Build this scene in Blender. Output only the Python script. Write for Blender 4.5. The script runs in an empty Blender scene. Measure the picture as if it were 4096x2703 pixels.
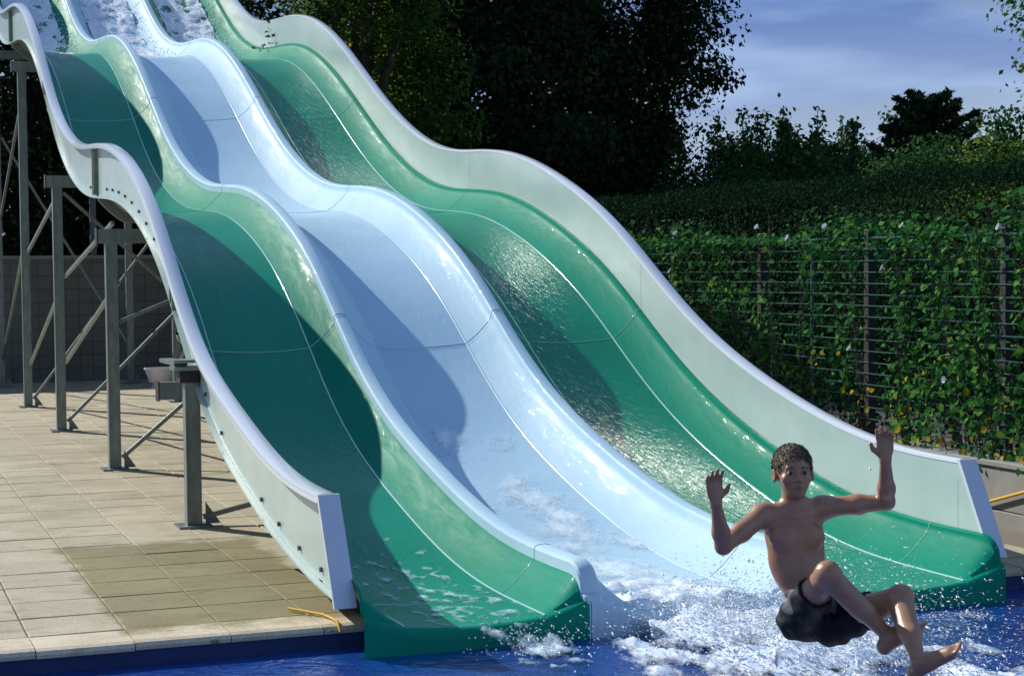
import bpy, bmesh, math, random
import numpy as np
from mathutils import Vector, Matrix, noise as mnoise

random.seed(7)
RNG = np.random.default_rng(7)
scene = bpy.context.scene
COL = scene.collection

# ------------------------------------------------------------------ camera
cam_d = bpy.data.cameras.new('camera')
cam = bpy.data.objects.new('camera', cam_d)
COL.objects.link(cam)
scene.camera = cam
cam_d.sensor_width = 36.0
cam_d.lens = 62.55
cam_d.clip_end = 900
YAW, PITCH, ROLL = 0.359993, -0.0407652, -0.0099073
CAM = np.array([-2.1772, -8.2986, 1.6937])
_F = np.array([math.sin(YAW) * math.cos(PITCH), math.cos(YAW) * math.cos(PITCH), math.sin(PITCH)])
_R0 = np.array([math.cos(YAW), -math.sin(YAW), 0.0])
_U0 = np.cross(_R0, _F)
VR = _R0 * math.cos(ROLL) + _U0 * math.sin(ROLL)
VU = _U0 * math.cos(ROLL) - _R0 * math.sin(ROLL)
VF = _F
cam.matrix_world = Matrix(((VR[0], VU[0], -VF[0], CAM[0]), (VR[1], VU[1], -VF[1], CAM[1]),
                           (VR[2], VU[2], -VF[2], CAM[2]), (0, 0, 0, 1)))

# ------------------------------------------------------------------ world and sun
SUN = Vector((-1.0, 1.6, 1.27)).normalized()
world = bpy.data.worlds.new('World')
scene.world = world
world.use_nodes = True
wn, wl = world.node_tree.nodes, world.node_tree.links
wn.clear()
w_out = wn.new('ShaderNodeOutputWorld')
w_bg = wn.new('ShaderNodeBackground')
w_bg.inputs['Strength'].default_value = 0.05
w_sky = wn.new('ShaderNodeTexSky')
w_sky.sky_type = 'NISHITA'
w_sky.sun_disc = False
w_sky.sun_elevation = math.asin(SUN.z)
w_sky.sun_rotation = math.atan2(SUN.x, SUN.y)
w_sky.air_density = 1.0
w_sky.dust_density = 0.6
w_sky.ozone_density = 2.5
w_co = wn.new('ShaderNodeTexCoord')
w_sep = wn.new('ShaderNodeSeparateXYZ')
wl.new(w_co.outputs['Generated'], w_sep.inputs[0])
w_add = wn.new('ShaderNodeMath'); w_add.operation = 'ADD'; w_add.inputs[1].default_value = 0.10
wl.new(w_sep.outputs['Z'], w_add.inputs[0])
w_max = wn.new('ShaderNodeMath'); w_max.operation = 'MAXIMUM'; w_max.inputs[1].default_value = 0.04
wl.new(w_add.outputs[0], w_max.inputs[0])
w_div = wn.new('ShaderNodeVectorMath'); w_div.operation = 'DIVIDE'
w_cmb = wn.new('ShaderNodeCombineXYZ')
for i in range(3):
    wl.new(w_max.outputs[0], w_cmb.inputs[i])
wl.new(w_co.outputs['Generated'], w_div.inputs[0])
wl.new(w_cmb.outputs[0], w_div.inputs[1])
w_no = wn.new('ShaderNodeTexNoise')
w_no.inputs['Scale'].default_value = 0.75
w_no.inputs['Detail'].default_value = 5
w_no.inputs['Roughness'].default_value = 0.52
w_no.inputs['Distortion'].default_value = 0.35
wl.new(w_div.outputs[0], w_no.inputs['Vector'])
w_r1 = wn.new('ShaderNodeValToRGB')                # cloud cover
w_r1.color_ramp.elements[0].position = 0.36
w_r1.color_ramp.elements[1].position = 0.56
wl.new(w_no.outputs['Fac'], w_r1.inputs[0])
w_no2 = wn.new('ShaderNodeTexNoise')
w_no2.inputs['Scale'].default_value = 1.1
w_no2.inputs['Detail'].default_value = 4
wl.new(w_div.outputs[0], w_no2.inputs['Vector'])
w_r2 = wn.new('ShaderNodeValToRGB')                # cloud tone, dull blue grey to pale
w_r2.color_ramp.elements[0].position = 0.40
w_r2.color_ramp.elements[0].color = (2.2, 4.2, 10.2, 1)
w_r2.color_ramp.elements[1].position = 0.64
w_r2.color_ramp.elements[1].color = (7.0, 10.2, 16.5, 1)
wl.new(w_no2.outputs['Fac'], w_r2.inputs[0])
w_mix = wn.new('ShaderNodeMix'); w_mix.data_type = 'RGBA'
wl.new(w_r1.outputs['Color'], w_mix.inputs[0])
wl.new(w_sky.outputs[0], w_mix.inputs[6])
wl.new(w_r2.outputs['Color'], w_mix.inputs[7])
# the cloud deck thins to bright haze low down, all round
w_hz = wn.new('ShaderNodeMapRange')
w_hz.inputs[1].default_value = 0.03; w_hz.inputs[2].default_value = 0.15
w_hz.inputs[3].default_value = 0.85; w_hz.inputs[4].default_value = 0.0
wl.new(w_sep.outputs['Z'], w_hz.inputs[0])
w_mx2 = wn.new('ShaderNodeMix'); w_mx2.data_type = 'RGBA'
wl.new(w_hz.outputs[0], w_mx2.inputs[0])
wl.new(w_mix.outputs[2], w_mx2.inputs[6])
w_mx2.inputs[7].default_value = (10.2, 12.8, 16.8, 1)
wl.new(w_mx2.outputs[2], w_bg.inputs['Color'])
wl.new(w_bg.outputs[0], w_out.inputs['Surface'])

sun_d = bpy.data.lights.new('sun', 'SUN')
sun_d.energy = 5.0
sun_d.angle = math.radians(0.53)
sun_d.color = (1.0, 0.945, 0.86)
sun = bpy.data.objects.new('sun', sun_d)
sun.rotation_euler = SUN.to_track_quat('Z', 'Y').to_euler()
sun.location = (-20, 30, 40)
COL.objects.link(sun)

scene.view_settings.view_transform = 'Standard'
scene.view_settings.look = 'None'
scene.view_settings.gamma = 1.0
scene.view_settings.exposure = 0.0
scene.view_settings.use_curve_mapping = False

# ------------------------------------------------------------------ helpers
MATS = {}


def new_mat(name, base=(0.5, 0.5, 0.5), rough=0.5, metal=0.0, spec=0.5, coat=0.0, coat_rough=0.05):
    m = bpy.data.materials.new(name)
    m.use_nodes = True
    nt = m.node_tree
    b = nt.nodes['Principled BSDF']
    b.inputs['Base Color'].default_value = (*base, 1)
    b.inputs['Roughness'].default_value = rough
    b.inputs['Metallic'].default_value = metal
    b.inputs['Specular IOR Level'].default_value = spec
    b.inputs['Coat Weight'].default_value = coat
    b.inputs['Coat Roughness'].default_value = coat_rough
    MATS[name] = m
    return m, nt, b


def node(nt, typ, **kw):
    n = nt.nodes.new(typ)
    for k, v in kw.items():
        if k in n.inputs:
            n.inputs[k].default_value = v
        else:
            setattr(n, k, v)
    return n


def coords(nt, scale=(1, 1, 1), kind='Object', loc=(0, 0, 0)):
    tc = nt.nodes.new('ShaderNodeTexCoord')
    mp = nt.nodes.new('ShaderNodeMapping')
    mp.inputs['Scale'].default_value = scale
    mp.inputs['Location'].default_value = loc
    nt.links.new(tc.outputs[kind], mp.inputs[0])
    return mp.outputs[0]


def world_coords(nt, scale=(1, 1, 1)):
    g = nt.nodes.new('ShaderNodeNewGeometry')
    mp = nt.nodes.new('ShaderNodeMapping')
    mp.inputs['Scale'].default_value = scale
    nt.links.new(g.outputs['Position'], mp.inputs[0])
    return mp.outputs[0]


def noise_node(nt, vec, scale, detail=4, rough=0.55, dist=0.0):
    n = nt.nodes.new('ShaderNodeTexNoise')
    n.inputs['Scale'].default_value = scale
    n.inputs['Detail'].default_value = detail
    n.inputs['Roughness'].default_value = rough
    n.inputs['Distortion'].default_value = dist
    nt.links.new(vec, n.inputs['Vector'])
    return n.outputs['Fac']


def ramp(nt, fac, stops):
    r = nt.nodes.new('ShaderNodeValToRGB')
    els = r.color_ramp.elements
    while len(els) < len(stops):
        els.new(0.5)
    for e, (p, c) in zip(els, stops):
        e.position = p
        e.color = (*c, 1) if len(c) == 3 else c
    nt.links.new(fac, r.inputs[0])
    return r.outputs['Color']


def mixc(nt, fac, a, b, mode='MIX'):
    m = nt.nodes.new('ShaderNodeMix')
    m.data_type = 'RGBA'
    m.blend_type = mode
    for idx, v in ((0, fac), (6, a), (7, b)):
        if isinstance(v, (int, float)):
            m.inputs[idx].default_value = v
        elif isinstance(v, tuple):
            m.inputs[idx].default_value = (*v, 1) if len(v) == 3 else v
        else:
            nt.links.new(v, m.inputs[idx])
    return m.outputs[2]


def bump(nt, bsdf, height, strength=0.2, dist=0.02, inp='Normal'):
    b = nt.nodes.new('ShaderNodeBump')
    b.inputs['Strength'].default_value = strength
    b.inputs['Distance'].default_value = dist
    nt.links.new(height, b.inputs['Height'])
    nt.links.new(b.outputs[0], bsdf.inputs[inp])
    return b


class MB:
    """collects shapes, builds ONE mesh object"""

    def __init__(self):
        self.v, self.f, self.mi = [], [], []

    def add(self, verts, faces, mi=0):
        o = len(self.v)
        self.v.extend([tuple(map(float, p)) for p in verts])
        self.f.extend([tuple(i + o for i in f) for f in faces])
        self.mi.extend([mi] * len(faces))
        return self

    def box(self, x0, x1, y0, y1, z0, z1, mi=0, b=0.0):
        if b <= 0:
            v = [(x0, y0, z0), (x1, y0, z0), (x1, y1, z0), (x0, y1, z0), (x0, y0, z1), (x1, y0, z1), (x1, y1, z1), (x0, y1, z1)]
            return self.add(v, [(0, 3, 2, 1), (4, 5, 6, 7), (0, 1, 5, 4), (1, 2, 6, 5), (2, 3, 7, 6), (3, 0, 4, 7)], mi)
        # chamfered top edges and vertical edges
        v, f = [], []
        rings = [(z0, 0.0), (z1 - b, 0.0), (z1, b)]
        for z, ins in rings:
            a0, a1, c0, c1 = x0 + ins, x1 - ins, y0 + ins, y1 - ins
            v += [(a0, c0, z), (a1, c0, z), (a1, c1, z), (a0, c1, z)]
        for r in range(2):
            for i in range(4):
                j = (i + 1) % 4
                f.append((r * 4 + i, r * 4 + j, r * 4 + 4 + j, r * 4 + 4 + i))
        f.append((8, 9, 10, 11))
        f.append((3, 2, 1, 0))
        return self.add(v, f, mi)

    def bar(self, p, q, w, h=None, mi=0):
        """square bar from p to q"""
        h = h or w
        p, q = Vector(p), Vector(q)
        d = (q - p).normalized()
        up = Vector((0, 0, 1)) if abs(d.z) < 0.95 else Vector((0, 1, 0))
        s = d.cross(up).normalized()
        t = s.cross(d).normalized()
        v = []
        for c in (p, q):
            for a, b in ((-1, -1), (1, -1), (1, 1), (-1, 1)):
                v.append(c + s * a * w / 2 + t * b * h / 2)
        return self.add(v, [(0, 3, 2, 1), (4, 5, 6, 7), (0, 1, 5, 4), (1, 2, 6, 5), (2, 3, 7, 6), (3, 0, 4, 7)], mi)

    def tube(self, pts, rad, n=8, mi=0, cap=True):
        pts = [Vector(p) for p in pts]
        if not hasattr(rad, '__len__'):
            rad = [rad] * len(pts)
        v, f = [], []
        ref = None
        for i, p in enumerate(pts):
            d = (pts[min(i + 1, len(pts) - 1)] - pts[max(i - 1, 0)]).normalized()
            if ref is None:
                ref = Vector((0, 0, 1)) if abs(d.z) < 0.9 else Vector((1, 0, 0))
            s = d.cross(ref).normalized()
            t = s.cross(d).normalized()
            ref = t
            for k in range(n):
                a = 2 * math.pi * k / n
                v.append(p + (s * math.cos(a) + t * math.sin(a)) * rad[i])
        for i in range(len(pts) - 1):
            for k in range(n):
                j = (k + 1) % n
                f.append((i * n + k, i * n + j, (i + 1) * n + j, (i + 1) * n + k))
        if cap:
            f.append(tuple(reversed(range(n))))
            f.append(tuple(range((len(pts) - 1) * n, len(pts) * n)))
        return self.add(v, f, mi)

    def grid(self, P, mi=0, closed=False):
        """P[i][j] -> point"""
        ni, nj = len(P), len(P[0])
        v = [p for row in P for p in row]
        f = []
        for i in range(ni - 1):
            for j in range(nj if closed else nj - 1):
                k = (j + 1) % nj
                f.append((i * nj + j, i * nj + k, (i + 1) * nj + k, (i + 1) * nj + j))
        return self.add(v, f, mi)

    def build(self, name, mats, parent=None, smooth=None, origin=None):
        me = bpy.data.meshes.new(name)
        v = self.v
        if origin is not None:
            v = [(a - origin[0], b - origin[1], c - origin[2]) for a, b, c in v]
        me.from_pydata(v, [], self.f)
        if not isinstance(mats, (list, tuple)):
            mats = [mats]
        for m in mats:
            me.materials.append(MATS[m])
        if len(mats) > 1:
            me.polygons.foreach_set('material_index', self.mi)
        if smooth is not None:
            me.polygons.foreach_set('use_smooth', [True] * len(me.polygons))
            me.set_sharp_from_angle(angle=math.radians(smooth))
        me.update()
        return link(name, me, parent, origin)


def link(name, me, parent=None, loc=None):
    o = bpy.data.objects.new(name, me)
    COL.objects.link(o)
    if loc is not None:
        o.location = loc
    if parent is not None:
        o.parent = parent
    return o


def fast_mesh(name, V, Fq, mat, smooth=False, attr=None):
    """big meshes from numpy arrays of quads or triangles"""
    me = bpy.data.meshes.new(name)
    V = np.ascontiguousarray(V, dtype=np.float32)
    Fq = np.ascontiguousarray(Fq, dtype=np.int32)
    k = Fq.shape[1]
    me.vertices.add(len(V)); me.vertices.foreach_set('co', V.ravel())
    me.loops.add(Fq.size); me.loops.foreach_set('vertex_index', Fq.ravel())
    me.polygons.add(len(Fq))
    me.polygons.foreach_set('loop_start', np.arange(len(Fq), dtype=np.int32) * k)
    me.polygons.foreach_set('loop_total', np.full(len(Fq), k, dtype=np.int32))
    if smooth:
        me.polygons.foreach_set('use_smooth', np.ones(len(Fq), dtype=bool))
    if attr is not None:
        a = me.attributes.new('tone', 'FLOAT', 'FACE')
        a.data.foreach_set('value', np.ascontiguousarray(attr, dtype=np.float32))
    me.materials.append(MATS[mat])
    me.update(calc_edges=True)
    me.validate()
    return me


def empty(name, loc, label=None, cat=None, group=None):
    o = bpy.data.objects.new(name, None)
    o.empty_display_size = 0.3
    o.location = loc
    COL.objects.link(o)
    return tag(o, label, cat, group)


def tag(o, label=None, cat=None, group=None, kind=None):
    for k, v in (('label', label), ('category', cat), ('group', group), ('kind', kind)):
        if v:
            o[k] = v
    return o


# ------------------------------------------------------------------ materials
def mat_fiberglass(name, base, base2, rough=0.4, foam=(0.75, 0.86, 0.95), foam_amt=0.5, coat=0.14, rip=0.5):
    m, nt, b = new_mat(name, base, rough, spec=0.05, coat=coat, coat_rough=0.02)
    p = world_coords(nt)
    n1 = noise_node(nt, p, 1.3, 4)
    c = mixc(nt, ramp(nt, n1, [(0.35, (0, 0, 0)), (0.7, (1, 1, 1))]), base, base2)
    # drawn-out wet streaks along the flow
    ps = world_coords(nt, (9.0, 1.1, 1.1))
    n2 = noise_node(nt, ps, 2.2, 6, 0.65, 0.6)
    st = ramp(nt, n2, [(0.60, (0, 0, 0)), (0.78, (foam_amt,) * 3)])
    c = mixc(nt, st, c, foam)
    # chalky scuffs and lime runs
    n6 = noise_node(nt, world_coords(nt, (2.0, 14.0, 1.5)), 2.6, 7, 0.7, 0.3)
    c = mixc(nt, ramp(nt, n6, [(0.60, (0, 0, 0)), (0.85, (0.10, 0.10, 0.10))]), c, mixc(nt, 0.5, base2, (0.55, 0.66, 0.62)))
    nt.links.new(c, b.inputs['Base Color'])
    pr = world_coords(nt, (3.0, 1.2, 1.2))
    n3 = noise_node(nt, pr, 5.0, 3, 0.5, 0.8)
    bump(nt, b, n3, 0.22, 0.012)
    n4 = noise_node(nt, pr, 9.0, 3, 0.5, 1.2)
    bump(nt, b, n4, rip, 0.012, 'Coat Normal')
    r = nt.nodes.new('ShaderNodeMapRange')
    r.inputs[3].default_value = rough * 0.6
    r.inputs[4].default_value = rough * 1.9
    nt.links.new(n2, r.inputs[0])
    nt.links.new(r.outputs[0], b.inputs['Roughness'])
    return m


GA, GB = (0.0, 0.235, 0.140), (0.0, 0.270, 0.172)
BA, BB = (0.43, 0.65, 0.79), (0.51, 0.72, 0.83)
mat_fiberglass('green_gelcoat', GA, GB, foam=(0.05, 0.38, 0.30), foam_amt=0.08, coat=0.05, rip=0.3)
mat_fiberglass('blue_gelcoat', BA, BB, foam=(0.75, 0.82, 0.86), foam_amt=0.30)
# floors carry running water
mat_fiberglass('green_wet', GA, GB, foam=(0.30, 0.58, 0.56), foam_amt=0.16, coat=0.26, rip=0.45)
mat_fiberglass('blue_wet', BA, BB, foam=(0.80, 0.86, 0.90), foam_amt=0.40, coat=0.30, rip=0.7)


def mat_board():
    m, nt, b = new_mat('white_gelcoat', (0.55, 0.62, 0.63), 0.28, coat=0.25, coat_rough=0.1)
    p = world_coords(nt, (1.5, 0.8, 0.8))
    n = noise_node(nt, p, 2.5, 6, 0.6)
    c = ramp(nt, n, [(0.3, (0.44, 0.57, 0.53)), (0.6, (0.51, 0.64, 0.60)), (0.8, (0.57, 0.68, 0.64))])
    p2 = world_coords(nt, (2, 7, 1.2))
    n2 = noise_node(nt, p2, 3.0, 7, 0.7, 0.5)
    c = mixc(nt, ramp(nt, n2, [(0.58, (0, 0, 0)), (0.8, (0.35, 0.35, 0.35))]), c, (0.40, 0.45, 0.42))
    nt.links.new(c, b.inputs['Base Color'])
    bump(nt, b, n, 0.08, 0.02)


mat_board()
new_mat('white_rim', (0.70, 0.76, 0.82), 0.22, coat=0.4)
new_mat('bead', (0.42, 0.70, 0.66), 0.12, coat=0.8)  # both bead tones: joint sealant, and the painted highlight along the creases
new_mat('bead_blue', (0.74, 0.84, 0.92), 0.12, coat=0.8)


def mat_underside():
    m, nt, b = new_mat('raw_laminate', (0.19, 0.23, 0.20), 0.55)
    n = noise_node(nt, world_coords(nt), 6, 6, 0.65)
    nt.links.new(ramp(nt, n, [(0.3, (0.13, 0.17, 0.145)), (0.7, (0.24, 0.29, 0.25))]), b.inputs['Base Color'])
    bump(nt, b, n, 0.4, 0.01)


mat_underside()


def mat_steel():
    m, nt, b = new_mat('galvanised_steel', (0.30, 0.35, 0.34), 0.42, metal=0.35)
    n = noise_node(nt, world_coords(nt, (3, 3, 1)), 7, 6, 0.6)
    nt.links.new(ramp(nt, n, [(0.3, (0.15, 0.19, 0.185)), (0.65, (0.25, 0.30, 0.29)), (0.8, (0.31, 0.35, 0.34))]), b.inputs['Base Color'])
    bump(nt, b, n, 0.15, 0.01)


mat_steel()
new_mat('bolt_steel', (0.10, 0.10, 0.105), 0.5, metal=0.6)
new_mat('black_rubber', (0.015, 0.015, 0.016), 0.6)


def mat_tile(name, a, bcol, stain):
    m, nt, b = new_mat(name, a, 0.78, spec=0.3)
    p = world_coords(nt)
    n = noise_node(nt, p, 1.7, 7, 0.65)
    c = ramp(nt, n, [(0.3, a), (0.7, bcol)])
    oi = nt.nodes.new('ShaderNodeObjectInfo')
    mr = nt.nodes.new('ShaderNodeMapRange')
    mr.inputs[3].default_value = 0.90
    mr.inputs[4].default_value = 1.06
    nt.links.new(oi.outputs['Random'], mr.inputs[0])
    hs = nt.nodes.new('ShaderNodeHueSaturation')
    nt.links.new(mr.outputs[0], hs.inputs['Value'])
    nt.links.new(c, hs.inputs['Color'])
    p2 = world_coords(nt, (1.0, 3.4, 1))
    n2 = noise_node(nt, p2, 3.1, 8, 0.7, 0.4)
    c = mixc(nt, ramp(nt, n2, [(0.54, (0, 0, 0)), (0.68, (0.75, 0.75, 0.75))]), hs.outputs[0], stain)
    p3 = world_coords(nt, (1.2, 7.0, 1))
    n3 = noise_node(nt, p3, 4.5, 4, 0.6, 0.3)
    c = mixc(nt, ramp(nt, n3, [(0.64, (0, 0, 0)), (0.70, (0.7, 0.7, 0.7))]), c, (0.12, 0.105, 0.08))
    n8 = noise_node(nt, p, 0.9, 7, 0.68, 0.5)
    c = mixc(nt, ramp(nt, n8, [(0.52, (0, 0, 0)), (0.68, (0.6, 0.6, 0.6))]), c, mixc(nt, 1.0, c, (0.62, 0.60, 0.52), 'MULTIPLY'))
    # drying puddle by the slide end, ragged edge
    sp = nt.nodes.new('ShaderNodeSeparateXYZ'); nt.links.new(p, sp.inputs[0])
    def edge(out, c0, hw):
        a = nt.nodes.new('ShaderNodeMath'); a.operation = 'SUBTRACT'; a.inputs[1].default_value = c0
        nt.links.new(out, a.inputs[0])
        b_ = nt.nodes.new('ShaderNodeMath'); b_.operation = 'ABSOLUTE'; nt.links.new(a.outputs[0], b_.inputs[0])
        c2 = nt.nodes.new('ShaderNodeMath'); c2.operation = 'DIVIDE'; c2.inputs[1].default_value = hw
        nt.links.new(b_.outputs[0], c2.inputs[0]); return c2.outputs[0]
    mxx = nt.nodes.new('ShaderNodeMath'); mxx.operation = 'MAXIMUM'
    nt.links.new(edge(sp.outputs['X'], -0.40, 0.62), mxx.inputs[0]); nt.links.new(edge(sp.outputs['Y'], 1.38, 1.45), mxx.inputs[1])
    nw = noise_node(nt, p, 3.5, 6, 0.65)
    adw = nt.nodes.new('ShaderNodeMath'); adw.operation = 'MULTIPLY_ADD'; adw.inputs[1].default_value = 0.5
    nt.links.new(nw, adw.inputs[0]); nt.links.new(mxx.outputs[0], adw.inputs[2])
    wetm = ramp(nt, adw.outputs[0], [(0.0, (0.85, 0.85, 0.85)), (0.98, (0.85, 0.85, 0.85)), (1.0, (0, 0, 0))])
    wr = nt.nodes.new('ShaderNodeMapRange'); wr.inputs[1].default_value = 1.14; wr.inputs[2].default_value = 1.24
    wr.inputs[3].default_value = 0.95; wr.inputs[4].default_value = 0.0
    nt.links.new(adw.outputs[0], wr.inputs[0])
    c = mixc(nt, wr.outputs[0], c, mixc(nt, 1.0, c, (0.52, 0.52, 0.36), 'MULTIPLY'))
    n5 = noise_node(nt, p, 60, 3, 0.7)
    c = mixc(nt, 0.35, c, ramp(nt, n5, [(0.3, (0.25, 0.25, 0.25)), (0.7, (0.85, 0.85, 0.85))]), 'OVERLAY')
    nt.links.new(c, b.inputs['Base Color'])
    bump(nt, b, n5, 0.35, 0.006)


mat_tile('deck_tile', (0.40, 0.360, 0.255), (0.52, 0.470, 0.340), (0.28, 0.22, 0.12))
mat_tile('deck_tile_wet', (0.27, 0.265, 0.175), (0.33, 0.32, 0.215), (0.20, 0.18, 0.10))
mat_tile('coping_stone', (0.55, 0.47, 0.33), (0.66, 0.58, 0.43), (0.40, 0.29, 0.13))
new_mat('grout', (0.20, 0.18, 0.14), 0.9)


def mat_plain_noise(name, a, bcol, scale, rough=0.8, bstr=0.3, bd=0.01, sc=(1, 1, 1)):
    m, nt, b = new_mat(name, a, rough, spec=0.3)
    n = noise_node(nt, world_coords(nt, sc), scale, 7, 0.62)
    nt.links.new(ramp(nt, n, [(0.3, a), (0.7, bcol)]), b.inputs['Base Color'])
    bump(nt, b, n, bstr, bd)
    return m, nt, b


mat_plain_noise('soil_grass', (0.025, 0.045, 0.015), (0.05, 0.075, 0.025), 1.2, 0.95)
mat_plain_noise('concrete', (0.24, 0.245, 0.22), (0.33, 0.33, 0.30), 3.0, 0.85)
mat_plain_noise('pool_paint', (0.02, 0.04, 0.12), (0.03, 0.055, 0.16), 4.0, 0.5)
mat_plain_noise('bark', (0.05, 0.04, 0.03), (0.10, 0.08, 0.06), 9.0, 0.9, 0.7, 0.03, (1, 1, 0.25))
mat_plain_noise('yellow_rope', (0.70, 0.40, 0.03), (0.80, 0.50, 0.06), 30.0, 0.7)
mat_plain_noise('fence_green', (0.02, 0.07, 0.05), (0.04, 0.11, 0.075), 8.0, 0.5)
new_mat('fence_wire', (0.035, 0.13, 0.10), 0.5, metal=0.2)
new_mat('fence_dark', (0.012, 0.016, 0.012), 0.6)
mat_plain_noise('white_plastic', (0.62, 0.58, 0.60), (0.74, 0.70, 0.72), 5.0, 0.4)


def mat_tilewall():
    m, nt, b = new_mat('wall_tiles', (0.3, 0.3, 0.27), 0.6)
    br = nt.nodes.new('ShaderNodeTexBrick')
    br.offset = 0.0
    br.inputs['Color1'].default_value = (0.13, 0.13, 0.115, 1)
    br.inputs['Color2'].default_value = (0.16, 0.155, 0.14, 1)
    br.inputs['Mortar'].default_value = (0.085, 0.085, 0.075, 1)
    br.inputs['Scale'].default_value = 1.0
    br.inputs['Brick Width'].default_value = 0.2
    br.inputs['Row Height'].default_value = 0.2
    br.inputs['Mortar Size'].default_value = 0.008
    tc = nt.nodes.new('ShaderNodeNewGeometry')
    mp = nt.nodes.new('ShaderNodeMapping')
    mp.inputs['Rotation'].default_value = (math.radians(-90), 0, 0)
    nt.links.new(tc.outputs['Position'], mp.inputs[0])
    nt.links.new(mp.outputs[0], br.inputs['Vector'])
    n = noise_node(nt, world_coords(nt), 1.6, 6, 0.6)
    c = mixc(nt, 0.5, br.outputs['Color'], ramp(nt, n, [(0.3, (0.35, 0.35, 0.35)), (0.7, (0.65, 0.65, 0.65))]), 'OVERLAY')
    nt.links.new(c, b.inputs['Base Color'])


mat_tilewall()


def mat_leaf(name, stops, trans=0.35, rough=0.75):
    m = bpy.data.materials.new(name)
    m.use_nodes = True
    nt = m.node_tree
    b = nt.nodes['Principled BSDF']
    b.inputs['Roughness'].default_value = rough
    b.inputs['Specular IOR Level'].default_value = 0.06
    at = nt.nodes.new('ShaderNodeAttribute')
    at.attribute_name = 'tone'
    c = ramp(nt, at.outputs['Fac'], stops)
    nt.links.new(c, b.inputs['Base Color'])
    tr = nt.nodes.new('ShaderNodeBsdfTranslucent')
    hs = nt.nodes.new('ShaderNodeHueSaturation')
    hs.inputs['Value'].default_value = 1.5
    hs.inputs['Hue'].default_value = 0.48
    nt.links.new(c, hs.inputs['Color'])
    nt.links.new(hs.outputs[0], tr.inputs['Color'])
    mx = nt.nodes.new('ShaderNodeMixShader')
    mx.inputs[0].default_value = trans
    out = nt.nodes['Material Output']
    nt.links.new(b.outputs[0], mx.inputs[1])
    nt.links.new(tr.outputs[0], mx.inputs[2])
    nt.links.new(mx.outputs[0], out.inputs['Surface'])
    MATS[name] = m


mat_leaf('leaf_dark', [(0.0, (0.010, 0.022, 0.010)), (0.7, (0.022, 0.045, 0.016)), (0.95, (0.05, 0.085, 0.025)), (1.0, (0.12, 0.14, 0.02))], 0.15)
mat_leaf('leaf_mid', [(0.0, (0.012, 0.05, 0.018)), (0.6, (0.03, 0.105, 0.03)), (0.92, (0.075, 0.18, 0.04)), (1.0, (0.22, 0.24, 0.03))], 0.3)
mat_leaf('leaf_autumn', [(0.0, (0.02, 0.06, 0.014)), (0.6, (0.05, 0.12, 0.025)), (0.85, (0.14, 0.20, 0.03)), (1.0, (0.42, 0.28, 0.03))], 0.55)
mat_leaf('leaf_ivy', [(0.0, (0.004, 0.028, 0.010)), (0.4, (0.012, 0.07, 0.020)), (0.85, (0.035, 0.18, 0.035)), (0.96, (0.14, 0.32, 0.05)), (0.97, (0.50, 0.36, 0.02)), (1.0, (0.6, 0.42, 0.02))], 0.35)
mat_leaf('leaf_hedge', [(0.0, (0.003, 0.020, 0.008)), (1.0, (0.007, 0.040, 0.014))], 0.2)  # darkened all over, in place of tree shade on the hedge face
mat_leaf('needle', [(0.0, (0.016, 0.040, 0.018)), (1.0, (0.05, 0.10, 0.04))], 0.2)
new_mat('petal', (0.80, 0.80, 0.82), 0.6)


def mat_water():
    m, nt, b = new_mat('pool_water', (0.008, 0.055, 0.27), 0.06, spec=0.5)
    p = world_coords(nt, (1, 1, 1))
    n = noise_node(nt, p, 3.2, 5, 0.6, 1.0)
    n2 = noise_node(nt, p, 11.0, 4, 0.6, 0.8)
    s = nt.nodes.new('ShaderNodeMath'); s.operation = 'MULTIPLY_ADD'
    s.inputs[1].default_value = 0.35
    nt.links.new(n2, s.inputs[0]); nt.links.new(n, s.inputs[2])
    bump(nt, b, s.outputs[0], 0.7, 0.06)
    n3 = noise_node(nt, p, 1.1, 3, 0.5)
    nt.links.new(ramp(nt, n3, [(0.3, (0.006, 0.035, 0.20)), (0.7, (0.010, 0.075, 0.34))]), b.inputs['Base Color'])


mat_water()


def mat_foam(name, a, bcol, soft=0.16, lo=-0.06):
    m, nt, b = new_mat(name, a, 0.4, spec=0.4)
    p = world_coords(nt, (1, 0.38, 1))
    n = noise_node(nt, p, 26, 5, 0.7, 0.6)
    nt.links.new(ramp(nt, n, [(0.35, a), (0.60, bcol)]), b.inputs['Base Color'])
    bump(nt, b, n, 0.3, 0.012)
    at_ = nt.nodes.new('ShaderNodeAttribute'); at_.attribute_name = 'dens'
    n2 = noise_node(nt, p, 48, 4, 0.75, 0.4)
    ad = nt.nodes.new('ShaderNodeMath'); ad.operation = 'MULTIPLY_ADD'
    ad.inputs[1].default_value = 0.9; 
    sub = nt.nodes.new('ShaderNodeMath'); sub.operation = 'SUBTRACT'; sub.inputs[1].default_value = 0.45
    nt.links.new(at_.outputs['Fac'], sub.inputs[0])
    nt.links.new(n2, ad.inputs[0]); nt.links.new(sub.outputs[0], ad.inputs[2])
    mr = nt.nodes.new('ShaderNodeMapRange')
    mr.inputs[1].default_value = lo; mr.inputs[2].default_value = lo + soft
    nt.links.new(ad.outputs[0], mr.inputs[0])
    nt.links.new(mr.outputs[0], b.inputs['Alpha'])


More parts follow.
